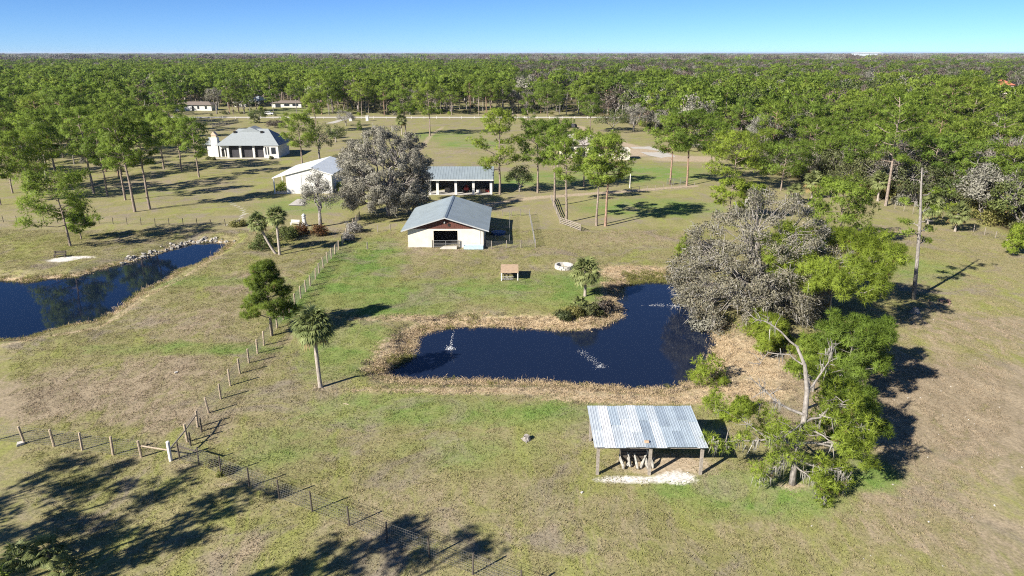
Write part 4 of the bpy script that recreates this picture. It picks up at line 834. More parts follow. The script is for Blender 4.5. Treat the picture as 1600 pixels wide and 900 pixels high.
def stump(loc, r, h, label, mat='bark_grey', seed=0, log=False):
    rr = rng_(seed); t = empty('tree_stump', loc, label, 'stump'); n = 11; m = MB(); rings = [(-.1, 1.5), (.1, 1.15), (h * .6, .95), (h, .9)]
    for z, s in rings: m.v += [(r * s * rr.uniform(.85, 1.15) * math.cos(6.283 * k / n), r * s * rr.uniform(.85, 1.15) * math.sin(6.283 * k / n), z + (rr.uniform(-.08, .08) if z == h else 0)) for k in range(n)]
    for i in range(3): m.f += [(i * n + k, i * n + (k + 1) % n, (i + 1) * n + (k + 1) % n, (i + 1) * n + k) for k in range(n)]
    m.f.append(tuple(range(3 * n, 4 * n))); m.build('wood', M[mat], t)
    for k in range(3): q = 2.1 * k + rr.uniform(0, 1); m2 = MB().tube([(r * .8 * math.cos(q), r * .8 * math.sin(q), .12), (r * 2 * math.cos(q), r * 2 * math.sin(q), -.02)], [.12 * r / .3, .03], 5).build('root', M[mat], t)
stump(foot(823, 688), .28, .38, 'grey tree stump alone on the grass left of the shed', seed=1); stump(foot(1430, 488), .42, .6, 'pale grey stump below the tall bare pine', seed=2)
rp = at(1470, 473); rr = rng_(8)
for k in range(13):
    s = rr.uniform(.10, .24); q = rr.uniform(0, 6.28); m = MB().prism([(-s, -s * .6, 0), (s, -s * .55, 0), (s * .9, s * .6, 0), (-s * .8, s * .55, 0)], (rr.normal(0, .05), rr.normal(0, .05), s * .8))
    o = m.build('rubble_block', M['red'], None, (rp.x + rr.normal(0, .6), rp.y + rr.normal(0, .5), .02 + .12 * (k % 3)), (rr.normal(0, .2), rr.normal(0, .2), q)); tag(o, 'red brown rubble block in the heap near the tall bare pine', 'rubble', 'red rubble heap')
for k, (px, py, ang, L, lab) in enumerate(((548, 613, .2, 2.3, 'fallen palm frond on the grass right of the palm'), (537, 632, -.4, .7, 'short pale stick on the grass below the palm'))):
    a = at(px, py); d = Vector((math.cos(ang), math.sin(ang), 0)); tag(MB().tube([a + Vector((0, 0, .04)), a + d * L * .5 + Vector((0, .06, .08)), a + d * L + Vector((0, 0, .03))], [.07, .05, .02], 6).build('fallen_branch', M['post']), lab, 'branch')

# ------------------------------------------------------------------ water sprays
def spray(name, label, pts, n, spread, rmax, seed):
    rr = rng_(seed); V, Fc = [], []; oc = np.array([(1, 0, 0), (-1, 0, 0), (0, 1, 0), (0, -1, 0), (0, 0, 1), (0, 0, -1)], float); of = np.array([(0, 2, 4), (2, 1, 4), (1, 3, 4), (3, 0, 4), (2, 0, 5), (1, 2, 5), (3, 1, 5), (0, 3, 5)])
    pts = [np.array(p) for p in pts]
    for i in range(n):
        u = rr.uniform(0, len(pts) - 1.001); k = int(u); c = pts[k] * (1 - u + k) + pts[k + 1] * (u - k) + rr.normal(0, 1, 3) * np.array(spread); c[2] = max(c[2], LEVEL + .01)
        V.append(c + oc * rr.uniform(.25, 1) * rmax); Fc.append(of + 6 * i)
    o = link(name, np_mesh(name, np.concatenate(V), [np.concatenate(Fc)], M['drops'], smooth=True)); tag(o, label, 'water spray'); o['kind'] = 'stuff'; return o
b = FOUNT; spray('fountain_spray', 'white jet of drops rising from the splash near the reeds', [b + Vector((0, 0, .1)), b + Vector((.15, .1, 1.0)), b + Vector((.45, .3, 2.1))], 60, (.05, .05, .12), .035, 1)
spray('fountain_splash', 'white splash at the foot of the fountain jet', [b + Vector((-.25, -.1, 0)), b + Vector((.15, .1, .1))], 150, (.2, .2, .14), .04, 2)
a, c = at(905, 548, LEVEL), at(938, 573, LEVEL); spray('fountain_spray', 'slanting white spray streak in the middle of the pond', [a, a.lerp(c, .5) + Vector((0, 0, .12)), c, c], 330, (.26, .2, .14), .024, 3)
a, c = at(1012, 477, LEVEL), at(1066, 479, LEVEL); spray('fountain_spray', 'level white spray streak near the far end of the pond', [a, a.lerp(c, .6) + Vector((0, 0, .12)), c, c], 260, (.45, .12, .1), .03, 4)

# ------------------------------------------------------------------ single pines (foot pixel, top row, crown width in pixels)
PINES = [
 (110, 385, 276, 120, 'irregular', .30, 'leaning pine with layered crown on the bank by the bench'),
 (127, 373, 331, 44, 'cone', .25, 'small pine beside the leaning pine on the pond bank'),
 (45, 315, 212, 105, 'irregular', .35, 'wide many limbed pine near the thin post fence'),
 (147, 302, 172, 70, 'irregular', .40, 'tall thin crowned pine behind the narrow pond'),
 (168, 306, 212, 46, 'irregular', .45, 'slender sparse pine between the tall thin crowned pines'),
 (196, 313, 200, 60, 'irregular', .45, 'tall pine left of the pair of close trunks'),
 (211, 331, 182, 78, 'irregular', .50, 'left trunk of the close pair of tall pines by the fence'),
 (234, 327, 190, 66, 'round', .50, 'right trunk of the close pair of tall pines by the fence'),
 (284, 268, 187, 66, 'flat', .45, 'rounded pine second from the white house chimney'),
 (311, 277, 186, 54, 'round', .35, 'full crowned pine just left of the white house chimney'),
 (78, 292, 196, 64, 'round', .45, 'pine with dense crown behind the wide many limbed one'),
 (20, 302, 222, 74, 'round', .40, 'broad pine at the far left picture edge'),
 (472, 255, 180, 64, 'round', .32, 'loose bright pine at the right end of the white house'),
 (494, 206, 148, 44, 'round', .50, 'slim pine rising behind the dark tree by the house'),
 (634, 211, 142, 52, 'round', .45, 'lone pine over the far lawn, left of two'),
 (672, 212, 133, 54, 'round', .40, 'lone pine over the far lawn, right of two, on the rutted track'),
 (781, 304, 172, 82, 'round', .30, 'full bright pine at the right end of the carport'),
 (840, 302, 190, 72, 'round', .42, 'dense pine right of the carport behind the barn pen'),
 (866, 322, 200, 58, 'round', .50, 'pine beside the board fence, left of a close pair'),
 (885, 347, 218, 60, 'irregular', .50, 'thin pine with pale trunk at the board fence panel'),
 (932, 352, 232, 58, 'irregular', .50, 'left of twin bare trunked pines on the green lawn'),
 (946, 353, 214, 84, 'round', .52, 'right of twin bare trunked pines, reddish trunk, on the green lawn'),
 (1047, 288, 184, 74, 'round', .48, 'left of two rounded pines by the pipe gate'),
 (1073, 290, 176, 84, 'round', .46, 'right of two rounded pines by the pipe gate'),
 (1145, 297, 212, 104, 'flat', .25, 'low wide bright pine right of the pipe gate'),
 (1220, 298, 228, 100, 'flat', .28, 'low wide darker pine before the wood edge'),
 (825, 213, 148, 28, 'irregular', .4, 'very thin pine by the bend of the dirt drive'),
 (855, 183, 138, 50, 'round', .40, 'pine where the dirt drive meets the country road'),
 (922, 206, 150, 44, 'round', .45, 'pine beside the dirt drive in front of the dark oak'),
 (1384, 321, 146, 92, 'flat', .36, 'great tall pine standing out at the wood edge'),
 (1467, 246, 124, 64, 'round', .58, 'tall straight pine with bare red trunk inside the wood'),
 (1499, 246, 122, 62, 'irregular', .55, 'tall crooked pine next to the straight red trunk in the wood'),
 (1424, 292, 202, 60, 'flat', .45, 'shorter pine right of the great tall pine'),
 (1308, 389, 287, 104, 'flat', .30, 'green layered pine right behind the mossy oak'),
 (1138, 345, 283, 56, 'round', .3, 'bright pine top showing over the mossy oak, left one'),
 (1172, 345, 290, 50, 'round', .3, 'bright pine top showing over the mossy oak, right one'),
 (872, 268, 190, 62, 'round', .40, 'pine in front of the taupe roofed house, left one'),
 (912, 292, 206, 58, 'round', .40, 'pine in front of the taupe roofed house, right one'),
 (256, 264, 180, 58, 'round', .45, 'pine left of the two rounded ones by the white house'),
 (1110, 268, 192, 66, 'round', .40, 'full pine behind the low wide bright one'),
 (1583, 398, 350, 34, 'cone', .15, 'yellow green pine sapling by the rusty fence'),
]
BARKS = {21: 'bark_red', 30: 'bark_red', 22: 'bark_red', 23: 'bark_red'}
for i, (px, py, top, wpx, shp, cb, lab) in enumerate(PINES):
    p = foot(px, py); h = tall(px, py, top) - p.z; cr = wpx * mpp(p) / 2
    ms_ = pine_meshes('pine', 100 + i, h, cr * .92, cb, nl=(20 if cr > 4 else 15), shape=shp, lod=1.15, lean=.08 if i in (0, 6, 19) else .03, mat='pine_bright' if i in (16, 24, 40, 34, 35) else 'pine', bark=BARKS.get(i, 'bark'))
    plant('pine_tree', ms_, p, lab, 'pine tree', 'single pines around the pastures', rng_(i).uniform(0, 6))

# near trees, each built for itself
p = foot(1294, 503); h = tall(1301, 503, 390)
plant('pine_tree', pine_meshes('pine', 401, h, 7.6, .55, nl=34, shape='flat', lod=2.3, mat='pine_bright', bark='bark_grey', size=.72), p, 'broad flat topped bright pine beside the mossy oak', 'pine tree', 'single pines around the pastures', 1.0).rotation_euler = (0, -.17, 1.0)
p = foot(425, 523); h = tall(425, 523, 409)
plant('pine_tree', pine_meshes('pine', 402, h, 3.2, .22, nl=30, shape='cone', lod=1.9, mat='pine_dark', size=.74), p, 'young dark green cone shaped pine on the fence line', 'pine tree', 'single pines around the pastures', .4)
p = foot(1317, 628)
plant('pine_tree', pine_meshes('pine', 403, 7.2, 3.5, .35, nl=20, shape='irregular', lod=2.2, mat='pine', bark='bark_grey', size=.8, dead=1), p, 'bushy pine behind the gnarled one, casting shade on the dry field', 'pine tree', 'single pines around the pastures', 2.0)

for i, (px, py, h, cr, m, lab) in enumerate(((1270, 612, 4.8, 2.4, 'pine', 'shaggy young pine between the mossy oak and the gnarled one'), (1322, 712, 5.4, 2.7, 'pine', 'low shaggy pine at the shaded side of the gnarled one'), (1200, 552, 3.6, 2.0, 'pine_bright', 'bright low pine on the tan bank right of the pond'), (1345, 585, 5.5, 2.6, 'pine', 'young pine at the edge of the dry field below the flat topped one'))):
    plant('pine_tree', pine_meshes('pine', 410 + i, h, cr, .25, nl=20, shape='irregular', lod=1.8, mat=m, bark='bark_grey', size=.85, dead=.6), foot(px, py), lab, 'pine tree', 'single pines around the pastures', i)
# gnarled half dead pine by the shed: limbs given one by one (metres: right, away, up)
def gnarled():
    rng = rng_(61); w = MB(); base = foot(1238, 757)
    T = [(0, 0, -.3), (-.05, 0, 1.5), (.15, .2, 3.4), (.35, .4, 5.4), (.45, .8, 7.2), (.2, 1.2, 9.0), (-.35, 1.6, 10.2)]
    w.tube(T, [.27, .21, .19, .20, .17, .13, .09], 9)
    limbs = [((.1, 0, 3.2), (-2.0, .3, 3.7), (-4.2, .5, 3.2), (-6.0, .3, 3.4), .10), ((-2.0, .3, 3.7), (-3.4, .9, 4.4), (-4.8, 1.3, 5.2), (-5.8, 1.6, 5.6), .06), ((.35, .4, 5.4), (-1.3, .8, 6.0), (-2.3, 1.1, 7.0), (-3.0, 1.4, 7.5), .11), ((-.3, 1.6, 10.2), (-1.4, 2.0, 11.2), (-2.6, 2.4, 11.9), (-3.6, 2.6, 12.3), .08),
             ((.2, 1.2, 9.0), (-.9, 1.7, 9.6), (-2.2, 2.0, 9.6), (-2.6, 2.2, 8.6), .06), ((.45, .8, 7.2), (1.4, 1.3, 7.8), (2.1, 1.7, 8.9), (2.3, 2.0, 10.0), .09), ((.35, .4, 5.0), (1.6, .6, 5.2), (2.9, .9, 6.0), (3.9, 1.4, 6.2), .10), ((.15, .2, 3.4), (1.5, -.3, 3.6), (3.1, -.5, 3.2), (4.2, -.3, 3.6), .10), ((0, 0, 2.2), (1.3, -.6, 1.9), (2.6, -1.0, 1.7), (3.3, -1.1, 1.0), .07), ((0, 0, 2.6), (-1.0, -.5, 2.5), (-2.0, -.9, 1.7), (-2.9, -1.1, 1.2), .07),
             ((.3, .3, 4.6), (.8, -.8, 4.9), (1.3, -1.7, 4.6), (2.4, -2.2, 4.8), .08), ((.3, .3, 4.9), (-.6, -.7, 5.0), (-1.5, -1.3, 4.7), (-2.4, -1.6, 4.9), .07), ((.4, .6, 6.4), (1.0, 2.2, 6.6), (1.8, 3.6, 6.6), (2.6, 4.6, 7.0), .09), ((.4, .6, 6.0), (2.0, 2.0, 5.6), (3.6, 3.2, 5.2), (4.7, 4.0, 5.6), .09), ((.1, .1, 2.9), (-.6, 1.8, 3.0), (-1.2, 3.2, 3.3), (-1.8, 4.4, 3.1), .08), ((.1, .1, 2.9), (1.2, 2.0, 3.0), (2.6, 3.4, 3.0), (3.8, 4.3, 3.3), .08), ((0, 0, 1.6), (.5, -1.0, 1.4), (.9, -1.8, 1.1), (1.2, -2.3, .5), .06),
             ((1.6, .6, 5.2), (2.2, -.5, 5.7), (3.2, -1.0, 5.3), (3.8, -1.6, 5.4), .06), ((1.5, -.3, 3.6), (2.2, -1.2, 4.0), (3.3, -1.7, 3.8), (4.1, -2.1, 3.2), .06)]
    live, moss = [], []
    for li, (a, b, c, d, r) in enumerate(limbs):
        P = [np.array(q, float) for q in (a, b, c, d)]; pts = []
        for k in range(3): pts += [P[k] * (1 - t) + P[k + 1] * t + rng.normal(0, .07, 3) for t in (0, .5)]
        pts.append(P[3]); w.tube(pts, [r * (1.1 - .14 * k) for k in range(7)], 6, False)
        deadlimb = li in (2, 3, 4, 5)
        for k in range(9):
            s = rng.uniform(1.5, 6); j = int(min(s, 5.99)); q = pts[j] * (1 - s + j) + pts[j + 1] * (s - j); dd = unit(unit(P[3] - P[0]) * .6 + rng.normal(0, .8, 3) + np.array([0, 0, .25])); L = rng.uniform(.5, 1.3)
            e = q + dd * L; mid = (q + e) / 2 + rng.normal(0, .1, 3); w.tube([q, mid, e], [r * .42, r * .3, r * .12], 4, False)
            e2 = mid + unit(dd + rng.normal(0, .7, 3)) * L * .6; w.tube([mid, e2], [r * .25, r * .08], 4, False)
            if not deadlimb and rng.random() < .72: live.append(e); 
            if not deadlimb and rng.random() < .4: live.append(e2)
            if rng.random() < .3: moss.append(q)
        if not deadlimb: live.append(P[3])
        if li in (0, 8, 9, 16): moss += [pts[k] for k in range(2, 7)] * 2
    V, Fc, Tn = clump_needles(np.array(live), .52, rng, tufts=17, k=12, L=.38, w=.034, flat=.75)
    moss = np.array(moss); n = 9; C = np.repeat(moss, n, 0) + rng.normal(0, .16, (len(moss) * n, 3)); D = unit(np.column_stack([rng.normal(0, .15, (len(C), 2)), -np.ones(len(C))]))
    V2, F2, T2 = blades(C, D, rng.uniform(.35, 1.1, len(C)), rng.uniform(.05, .11, len(C)), rng, rng.uniform(.1, .95, len(C)))
    plant('gnarled_pine', [w.mesh('gnarled_trunk', M['bark_grey'], True), np_mesh('gnarled_crown', V, [Fc], M['pine_bright'], Tn, nrm=NRM.pop()), np_mesh('gnarled_moss', V2, [F2], M['moss'], T2)], base, 'gnarled half dead pine with bare pale limbs and hanging moss beside the shed', 'pine tree')
gnarled()
# tall bare pole of a pine on the right pasture
def pole_pine():
    rng = rng_(71); base = foot(1428, 467); h = tall(1428, 467, 262) - base.z; w = MB()
    w.tube([(0, 0, -.3), (-.5, 0, h * .3), (-1.0, .1, h * .6), (-1.7, 0, h * .85), (-2.0, .1, h)], [.27, .22, .18, .12, .05], 9); cs = []
    for z, az, L in ((.50, 3.4, 2.0), (.52, .3, 2.0), (.56, 2.2, 1.6), (.60, 5.2, 1.7), (.66, .6, 2.6), (.72, 3.0, 2.2), (.80, .2, 2.0), (.88, 2.8, 1.3), (.94, .8, 1.2), (.42, .6, 1.6)):
        a = np.array([-1.0 * z / .6, .1, h * z]); b = a + np.array([math.cos(az) * L, math.sin(az) * L, .5]); pl = bent(a, b, rng, 4, .05, .08); w.tube(pl, [.08, .07, .05, .04, .02], 5, False)
        if z in (.50, .52, .56, .66, .72, .80, .42):
            for k in range(5): cs.append(b + rng.normal(0, .5, 3) * np.array([1, 1, .35]))
        for k in range(3): q = pl[2] + rng.normal(0, .2, 3); w.tube([pl[1 + k], q + np.array([0, 0, .4])], [.03, .012], 4, False)
    V, Fc, T = clump_needles(np.array(cs), .48, rng, tufts=12, k=8, L=.36, w=.06, flat=.6)
    plant('pine_tree', [w.mesh('pole_trunk', M['bark_grey'], True), np_mesh('pole_crown', V, [Fc], M['pine'], T, nrm=NRM.pop())], base, 'tall bare pole of a pine alone on the dry right hand pasture', 'pine tree')
pole_pine()
# bright saplings by the pond
for i, (px, py, rx, rz, lab) in enumerate(((1106, 597, 1.9, 3.0, 'bright green bushy sapling leaning over the pond edge'), (1190, 522, 2.4, 3.2, 'bright green sapling cluster at the foot of the mossy oak'), (1066, 402, 1.3, 3.6, 'green columnar sapling left of the mossy oak'), (1160, 640, 1.0, 1.2, 'small fan leaved sapling between pond and shed'), (1140, 655, .8, .9, 'little green plant right of the shed roof'), (1225, 548, 1.6, 2.0, 'green bush below the gnarled pine branches'))):
    t = empty('sapling', foot(px, py), lab, 'sapling'); link('foliage', bush_mesh('sapling', 500 + i, rx, rz, 'pine_bright', 34, 60, .17, True), t); st = MB(); r_ = rng_(i + 40)
    for k in range(5): q = r_.uniform(0, 6.28); st.tube([(0, 0, -.1), (rx * .4 * math.cos(q), rx * .4 * math.sin(q), rz * .45), (rx * .7 * math.cos(q), rx * .7 * math.sin(q), rz * .8)], [.06, .04, .015], 5, False)
    st.build('stems', M['bark'], t)

# ------------------------------------------------------------------ oaks, dark trees, bare trees
p = foot(608, 337); plant('oak_tree', broad_meshes('great_oak', 301, tall(604, 337, 197), 8.9, 'greyoak', n=420, per=230, ls=.23, th=.14, moss=700, flat=1.0, twigs=3000, cz=.60, lob=.16, low=.62), p, 'huge grey domed oak between the white garage and the barn', 'oak tree')
p = foot(1178, 487); plant('oak_tree', broad_meshes('moss_oak', 302, tall(1178, 487, 301), 9.9, 'mossoak', n=420, per=190, ls=.19, th=.12, moss=1000, flat=1.0, twigs=4200, cz=.62, lob=.2, low=.6), p, 'great grey oak tangled with pale branches and moss over the pond', 'oak tree', rz=.7)
p = foot(501, 354); plant('grey_tree', broad_meshes('grey_tree', 303, tall(501, 354, 268), 3.2, 'greyoak', n=60, per=85, ls=.20, th=.25, twigs=700, cz=.6), p, 'small airy grey tree in front of the white garage', 'tree')
for i, (px, py, top, w, leaf, lab) in enumerate(((499, 248, 196, 48, 'broad', 'dark leafy tree just right of the white house'), (957, 207, 172, 52, 'broad', 'dark oak behind the taupe roofed house'), (525, 222, 196, 32, 'broad', 'dark green rounded tree behind the garage roof'), (382, 178, 150, 26, 'shrub', 'loose tree in front of the far blue grey roofed house'), (430, 200, 188, 26, 'winter', 'rusty brown bush tree behind the house roof'), (405, 192, 172, 30, 'broad', 'dark palm shaped tree near the far parked car'), (812, 300, 262, 40, 'broad', 'dark low tree by the carport end'), (1250, 262, 196, 60, 'moss', 'grey leafless looking tree in the wood edge'), (1225, 250, 190, 60, 'greyoak', 'grey green oak in the wood edge'), (1550, 330, 262, 110, 'greyoak', 'grey green oak thicket on the far right wood edge'), (1480, 320, 258, 80, 'shrub', 'rounded grey green tree in the wood edge by the palms'), (1595, 345, 270, 90, 'greyoak', 'pale grey thicket tree at the right picture edge'), (990, 205, 165, 40, 'greyoak', 'dull grey oak beside the dead snag'), (1330, 300, 245, 70, 'shrub', 'round olive tree left of the great tall pine'))):
    p = foot(px, py); h = tall(px, py, top) - p.z; cr = w * mpp(p) / 2
    plant('leafy_tree', broad_meshes('leafy', 320 + i, h, cr, leaf, n=46, per=70, ls=.16 + .03 * cr, th=.2, twigs=500 if leaf in ('greyoak', 'moss') else 0, cz=.62), p, lab, 'tree', None, i)
p = foot(541, 197); plant('bare_tree', broad_meshes('bare', 340, tall(541, 197, 174), 3.6, 'moss', n=40, per=30, ls=.2, th=.2, twigs=1200), p, 'pale bare branched tree near the driveway entrance', 'tree')
sn = foot(1011, 196); rg = rng_(9); h = tall(1011, 196, 132); w = MB().tube([(0, 0, -.3), (.2, 0, h * .5), (.9, 0, h)], [.45, .33, .08], 7)
for z, s in ((.6, -1), (.7, 1), (.78, -1), (.86, 1), (.5, 1)): w.tube([(.5 * z, 0, h * z), (.5 * z + s * 1.4, .2, h * z + .6), (.5 * z + s * 2.6, .3, h * z + .3)], [.13, .09, .04], 5, False)
t = empty('dead_snag', sn, 'bare dead snag standing before the wood', 'dead tree'); w.build('trunk', M['bark_grey'], t, smooth=True)

# ------------------------------------------------------------------ palms
PALMS = [(501, 606, 510, 1.0, 2.05, (-.15, 0), 'lone cabbage palm on the grass left of the pond'), (914, 463, 424, 1.0, 2.1, (0, 0), 'cabbage palm on the pond bank by the stone ring'), (431, 396, 348, 1.0, 1.75, (-2.4, .3), 'leaning left palm of the garden pair'), (437, 398, 338, 1.0, 1.8, (0, .2), 'upright right palm of the garden pair'),
         (1268, 310, 284, 1, 2.5, (0, 0), 'palm with tan skirt on the lawn before the wood'), (1371, 314, 283, 1, 2.4, (0, 0), 'palm at the wood edge left of the great pine foot'), (1449, 352, 322, 1, 2.6, (0, 0), 'palm behind the tall bare pole pine'), (1492, 362, 334, 1, 2.2, (0, 0), 'short palm on the wood edge right of the bare pole'),
         (628, 211, 188, 1, 2.6, (0, 0), 'dark palm beside the left lone pine on the far lawn'), (1240, 318, 300, 1, 2.0, (0, 0), 'squat palm left of the tan skirted one')]
for i, (px, py, ctr, s, cr, lean, lab) in enumerate(PALMS):
    p = foot(px, py); h = tall(px, py, ctr) - p.z
    plant('palm_tree', palm_meshes('palm', 600 + i, h, cr, nf=52 if i < 4 else 34, lean=lean, skirt=.12 if i != 4 else .4), p, lab, 'palm tree', 'cabbage palms', 0, names=('trunk', 'fronds'))
def palmetto(seed, h=.5, cr=1.2): return palm_meshes('palmetto', seed, h, cr, nf=22, skirt=.05, trunk_r=.1)
PM = [palmetto(650), palmetto(651)]
for i, (px, py, s, lab) in enumerate(((905, 483, 1.1, 'grey green palmetto at the foot of the pond palm'), (30, 880, 1.0, 'palmetto in the deep shade at the lower left corner'), (75, 872, 1.05, 'palmetto clump second from the lower left corner'), (100, 893, .8, 'low palmetto at the lower left picture edge'), (398, 192, 2.4, 'large dark palmetto behind the white house'), (522, 216, 2.2, 'palmetto behind the garage'), (548, 300, 1.5, 'green palmetto beside the garage wall'))):
    plant('palmetto', PM[i % 2], foot(px, py), lab, 'palmetto', 'palmettos', i, s, names=('trunk', 'fronds'))

# ------------------------------------------------------------------ shrubs one can tell apart
SHR = [(327, 249, .9, .8, 'shrub', 'low green bush under the house side wing'), (333, 250, .9, .8, 'shrub', 'small green bush at the foot of the white chimney'), (424, 249, .8, .9, 'shrub', 'small bush before the white house wing windows'), (498, 368, 1.6, 2.0, 'croton', 'red leaved croton bush on the garden lawn'), (469, 366, 1.6, 2.2, 'croton', 'red and dark croton bush next to the white bench'), (446, 376, 1.8, 2.6, 'broad', 'dark shrub behind the upright garden palm'), (410, 388, 2.2, 2.6, 'broad', 'dark shrub under the leaning garden palm'), (455, 372, 1.4, 1.8, 'broad', 'dark round shrub right of the garden palms'), (895, 492, 1.3, .8, 'reed', 'green shrub on the bank below the pond palm'), (925, 488, 1.5, 1.0, 'shrub', 'olive shrub at the point of the pond bank'), (945, 482, 1.5, 1.2, 'winter', 'brown dead shrub on the pond point'), (880, 496, 1.2, .8, 'shrub', 'small leafy shrub at the left of the bank thicket'), (554, 362, 1.8, 1.8, 'moss', 'dead grey brush on the fence end'), (545, 375, 1.2, 1.2, 'moss', 'dry brush clump along the fence posts'),
       (372, 352, 2.0, .7, 'reed', 'weedy clump at the tip of the narrow pond'), (352, 740, .6, .45, 'reed', 'yellow weed tuft at the third dark fence post'), (330, 728, .5, .3, 'reed', 'yellow green weed tuft along the dark fence'), (532, 300, 1.5, 2.6, 'pine_bright', 'bright green shrub at the garage side wall'), (440, 298, 1.5, 2.0, 'pine_bright', 'bright green shrub seen under the garage lean-to'), (562, 204, 1.3, 4.5, 'pine_dark', 'narrow green cypress shrub on the far lawn'), (908, 214, 1.6, 2.2, 'pine_bright', 'bright round shrub beside the dirt drive'),
       (1110, 505, 2.4, 1.5, 'greyoak', 'grey brush overhanging the pond under the mossy oak'), (1200, 690, .7, .6, 'reed', 'yellowing weed beside the gnarled pine')]
for i, (px, py, rx, rz, m, lab) in enumerate(SHR):
    t = empty('shrub', foot(px, py), lab, 'shrub'); link('foliage', bush_mesh('shrub', 700 + i, rx, rz, m, 30, 70, .12 + .06 * rx), t)
    st = MB()
    for k in range(4): q = k * 1.6 + i; st.tube([(0, 0, -.1), (rx * .5 * math.cos(q), rx * .5 * math.sin(q), rz * .6)], [.05, .015], 5, False)
    st.build('stems', M['bark'], t)

# trees standing behind the drone, whose shade falls into the lower left of the picture
for i, (shx, shy, h, cr, lab) in enumerate(((70, 760, 15, 3.4, 'first'), (150, 790, 14, 3.2, 'second'), (290, 810, 13, 3.2, 'third'), (90, 850, 13, 4.2, 'fourth'), (560, 872, 13, 3.0, 'fifth'), (655, 896, 12.5, 3.0, 'sixth'), (460, 905, 14, 3.2, 'seventh'), (250, 850, 11, 2.2, 'eighth'), (-40, 800, 14, 4.5, 'ninth'))):
    g = at(shx, shy)
    while True:
        k = h * .80 / math.tan(SUN_EL); x, y = g.x - k * math.cos(SUN_AZ), g.y - k * math.sin(SUN_AZ); zc = max(.1, y * CP + (H - h) * SP); ix = 800 + (x + cr * 1.3) / zc * F
        if ix < -20 or y < 4 or (450 + ((H - h) * CP - y * SP) / zc * F > 960): break
        h += 1
    k = h * .80 / math.tan(SUN_EL); x, y = g.x - k * math.cos(SUN_AZ), g.y - k * math.sin(SUN_AZ)
    plant('pine_tree', pine_meshes('shade_pine', 800 + i, h, cr, .55, nl=9, shape='irregular', lod=.75, mat='pine', size=.85), (x, y, -.02), '%s pine from the left in the row behind the drone, shading the near grass' % lab, 'pine tree', 'pines behind the viewpoint', i)

# ------------------------------------------------------------------ the woods: 240 pines and 40 shrubs one by one, the rest as a mass
def jitter(x0, x1, y0, y1, st, rng):
    a, b = np.meshgrid(np.arange(x0, x1, st), np.arange(y0, y1, st)); P = np.column_stack([a.ravel(), b.ravel()]); return P + rng.uniform(-.45, .45, P.shape) * st
def in_view(P, m=12): return (np.abs(P[:, 0]) < P[:, 1] * .745 + m)
rng = rng_(2024)
KEEP = [(at(x, y)[:2], r) for x, y, r in ((390, 246, 22), (345, 248, 12), (300, 172, 20), (300, 176, 14), (450, 167, 16), (450, 172, 12), (395, 160, 12), (421, 178, 9), (375, 170, 10), (910, 230, 20), (985, 240, 16), (480, 280, 24), (600, 300, 18), (400, 200, 14), (540, 190, 14), (400, 143, 14))] + [(np.array([390., 566.]), 16)] + [(np.array([390. * t_, 566. * t_]), 15) for t_ in (.955, .91, .865, .82, .775, .73, .685, .64, .6, .56, .52)]
rt = [np.array(at(x, y)[:2]) for x, y in [(800, 180), (860, 184), (912, 202), (940, 215), (1000, 232), (1080, 250)]]
def clear(P):
    ok = np.ones(len(P), bool)
    for c, r in KEEP: ok &= np.hypot(P[:, 0] - c[0], P[:, 1] - c[1]) > r
    for a, b in zip(rt[:-1], rt[1:]):
        ab = b - a; t = np.clip(((P - a) @ ab) / (ab @ ab), 0, 1); q = P - (a + t[:, None] * ab); ok &= np.hypot(q[:, 0], q[:, 1]) > 6
    return ok & (np.abs(P[:, 1] - yr) > 9)
A = jitter(40, 330, 90, 400, 7.4, rng); A = A[(in_forest(A) > 0) & in_view(A) & clear(A)]
B = jitter(-330, 60, yr + 14, 420, 8.6, rng); B = B[in_view(B) & clear(B)]
far_lot = (B[:, 0] < -95) & (B[:, 0] > -215) & (B[:, 1] < yr + 60); B = B[~far_lot | (rng.random(len(B)) < .3)]
Lz = jitter(-270, -52, 118, 345, 9.5, rng); edge = np.interp(Lz[:, 1], [118, 150, 200, 240, 345], [-84, -92, -104, -118, -150]); Lz = Lz[(Lz[:, 0] < edge) & in_view(Lz) & clear(Lz)]; Lz = Lz[rng.random(len(Lz)) < np.where(Lz[:, 1] < 175, .35, .8)]
C_ = jitter(-1250, 1250, 400, 1500, 9.6, rng); C_ = C_[in_view(C_) & clear(C_)]
def zone_name(k): return k
VAR = []; rg = rng_(31)
for i in range(8):
    hh = rg.uniform(14, 18); VAR.append(pine_meshes('wood_pine', 1000 + i, hh, rg.uniform(4.4, 5.6), rg.uniform(.42, .58), nl=17, shape=['round', 'flat', 'round', 'irregular'][i % 4], lod=.85, bark=['bark', 'bark_red', 'bark_grey'][i % 3]))
cand = [(P, 'r') for P in A] + [(P, 'b') for P in B] + [(P, 'l') for P in Lz]
cand.sort(key=lambda c: c[0][1]); SHW = ['round crowned', 'flat topped', 'full crowned', 'ragged crowned']; BKW = ['brown', 'reddish', 'grey']
def pxx(P): return 800 + P[0] / (P[1] * CP + H * SP) * F
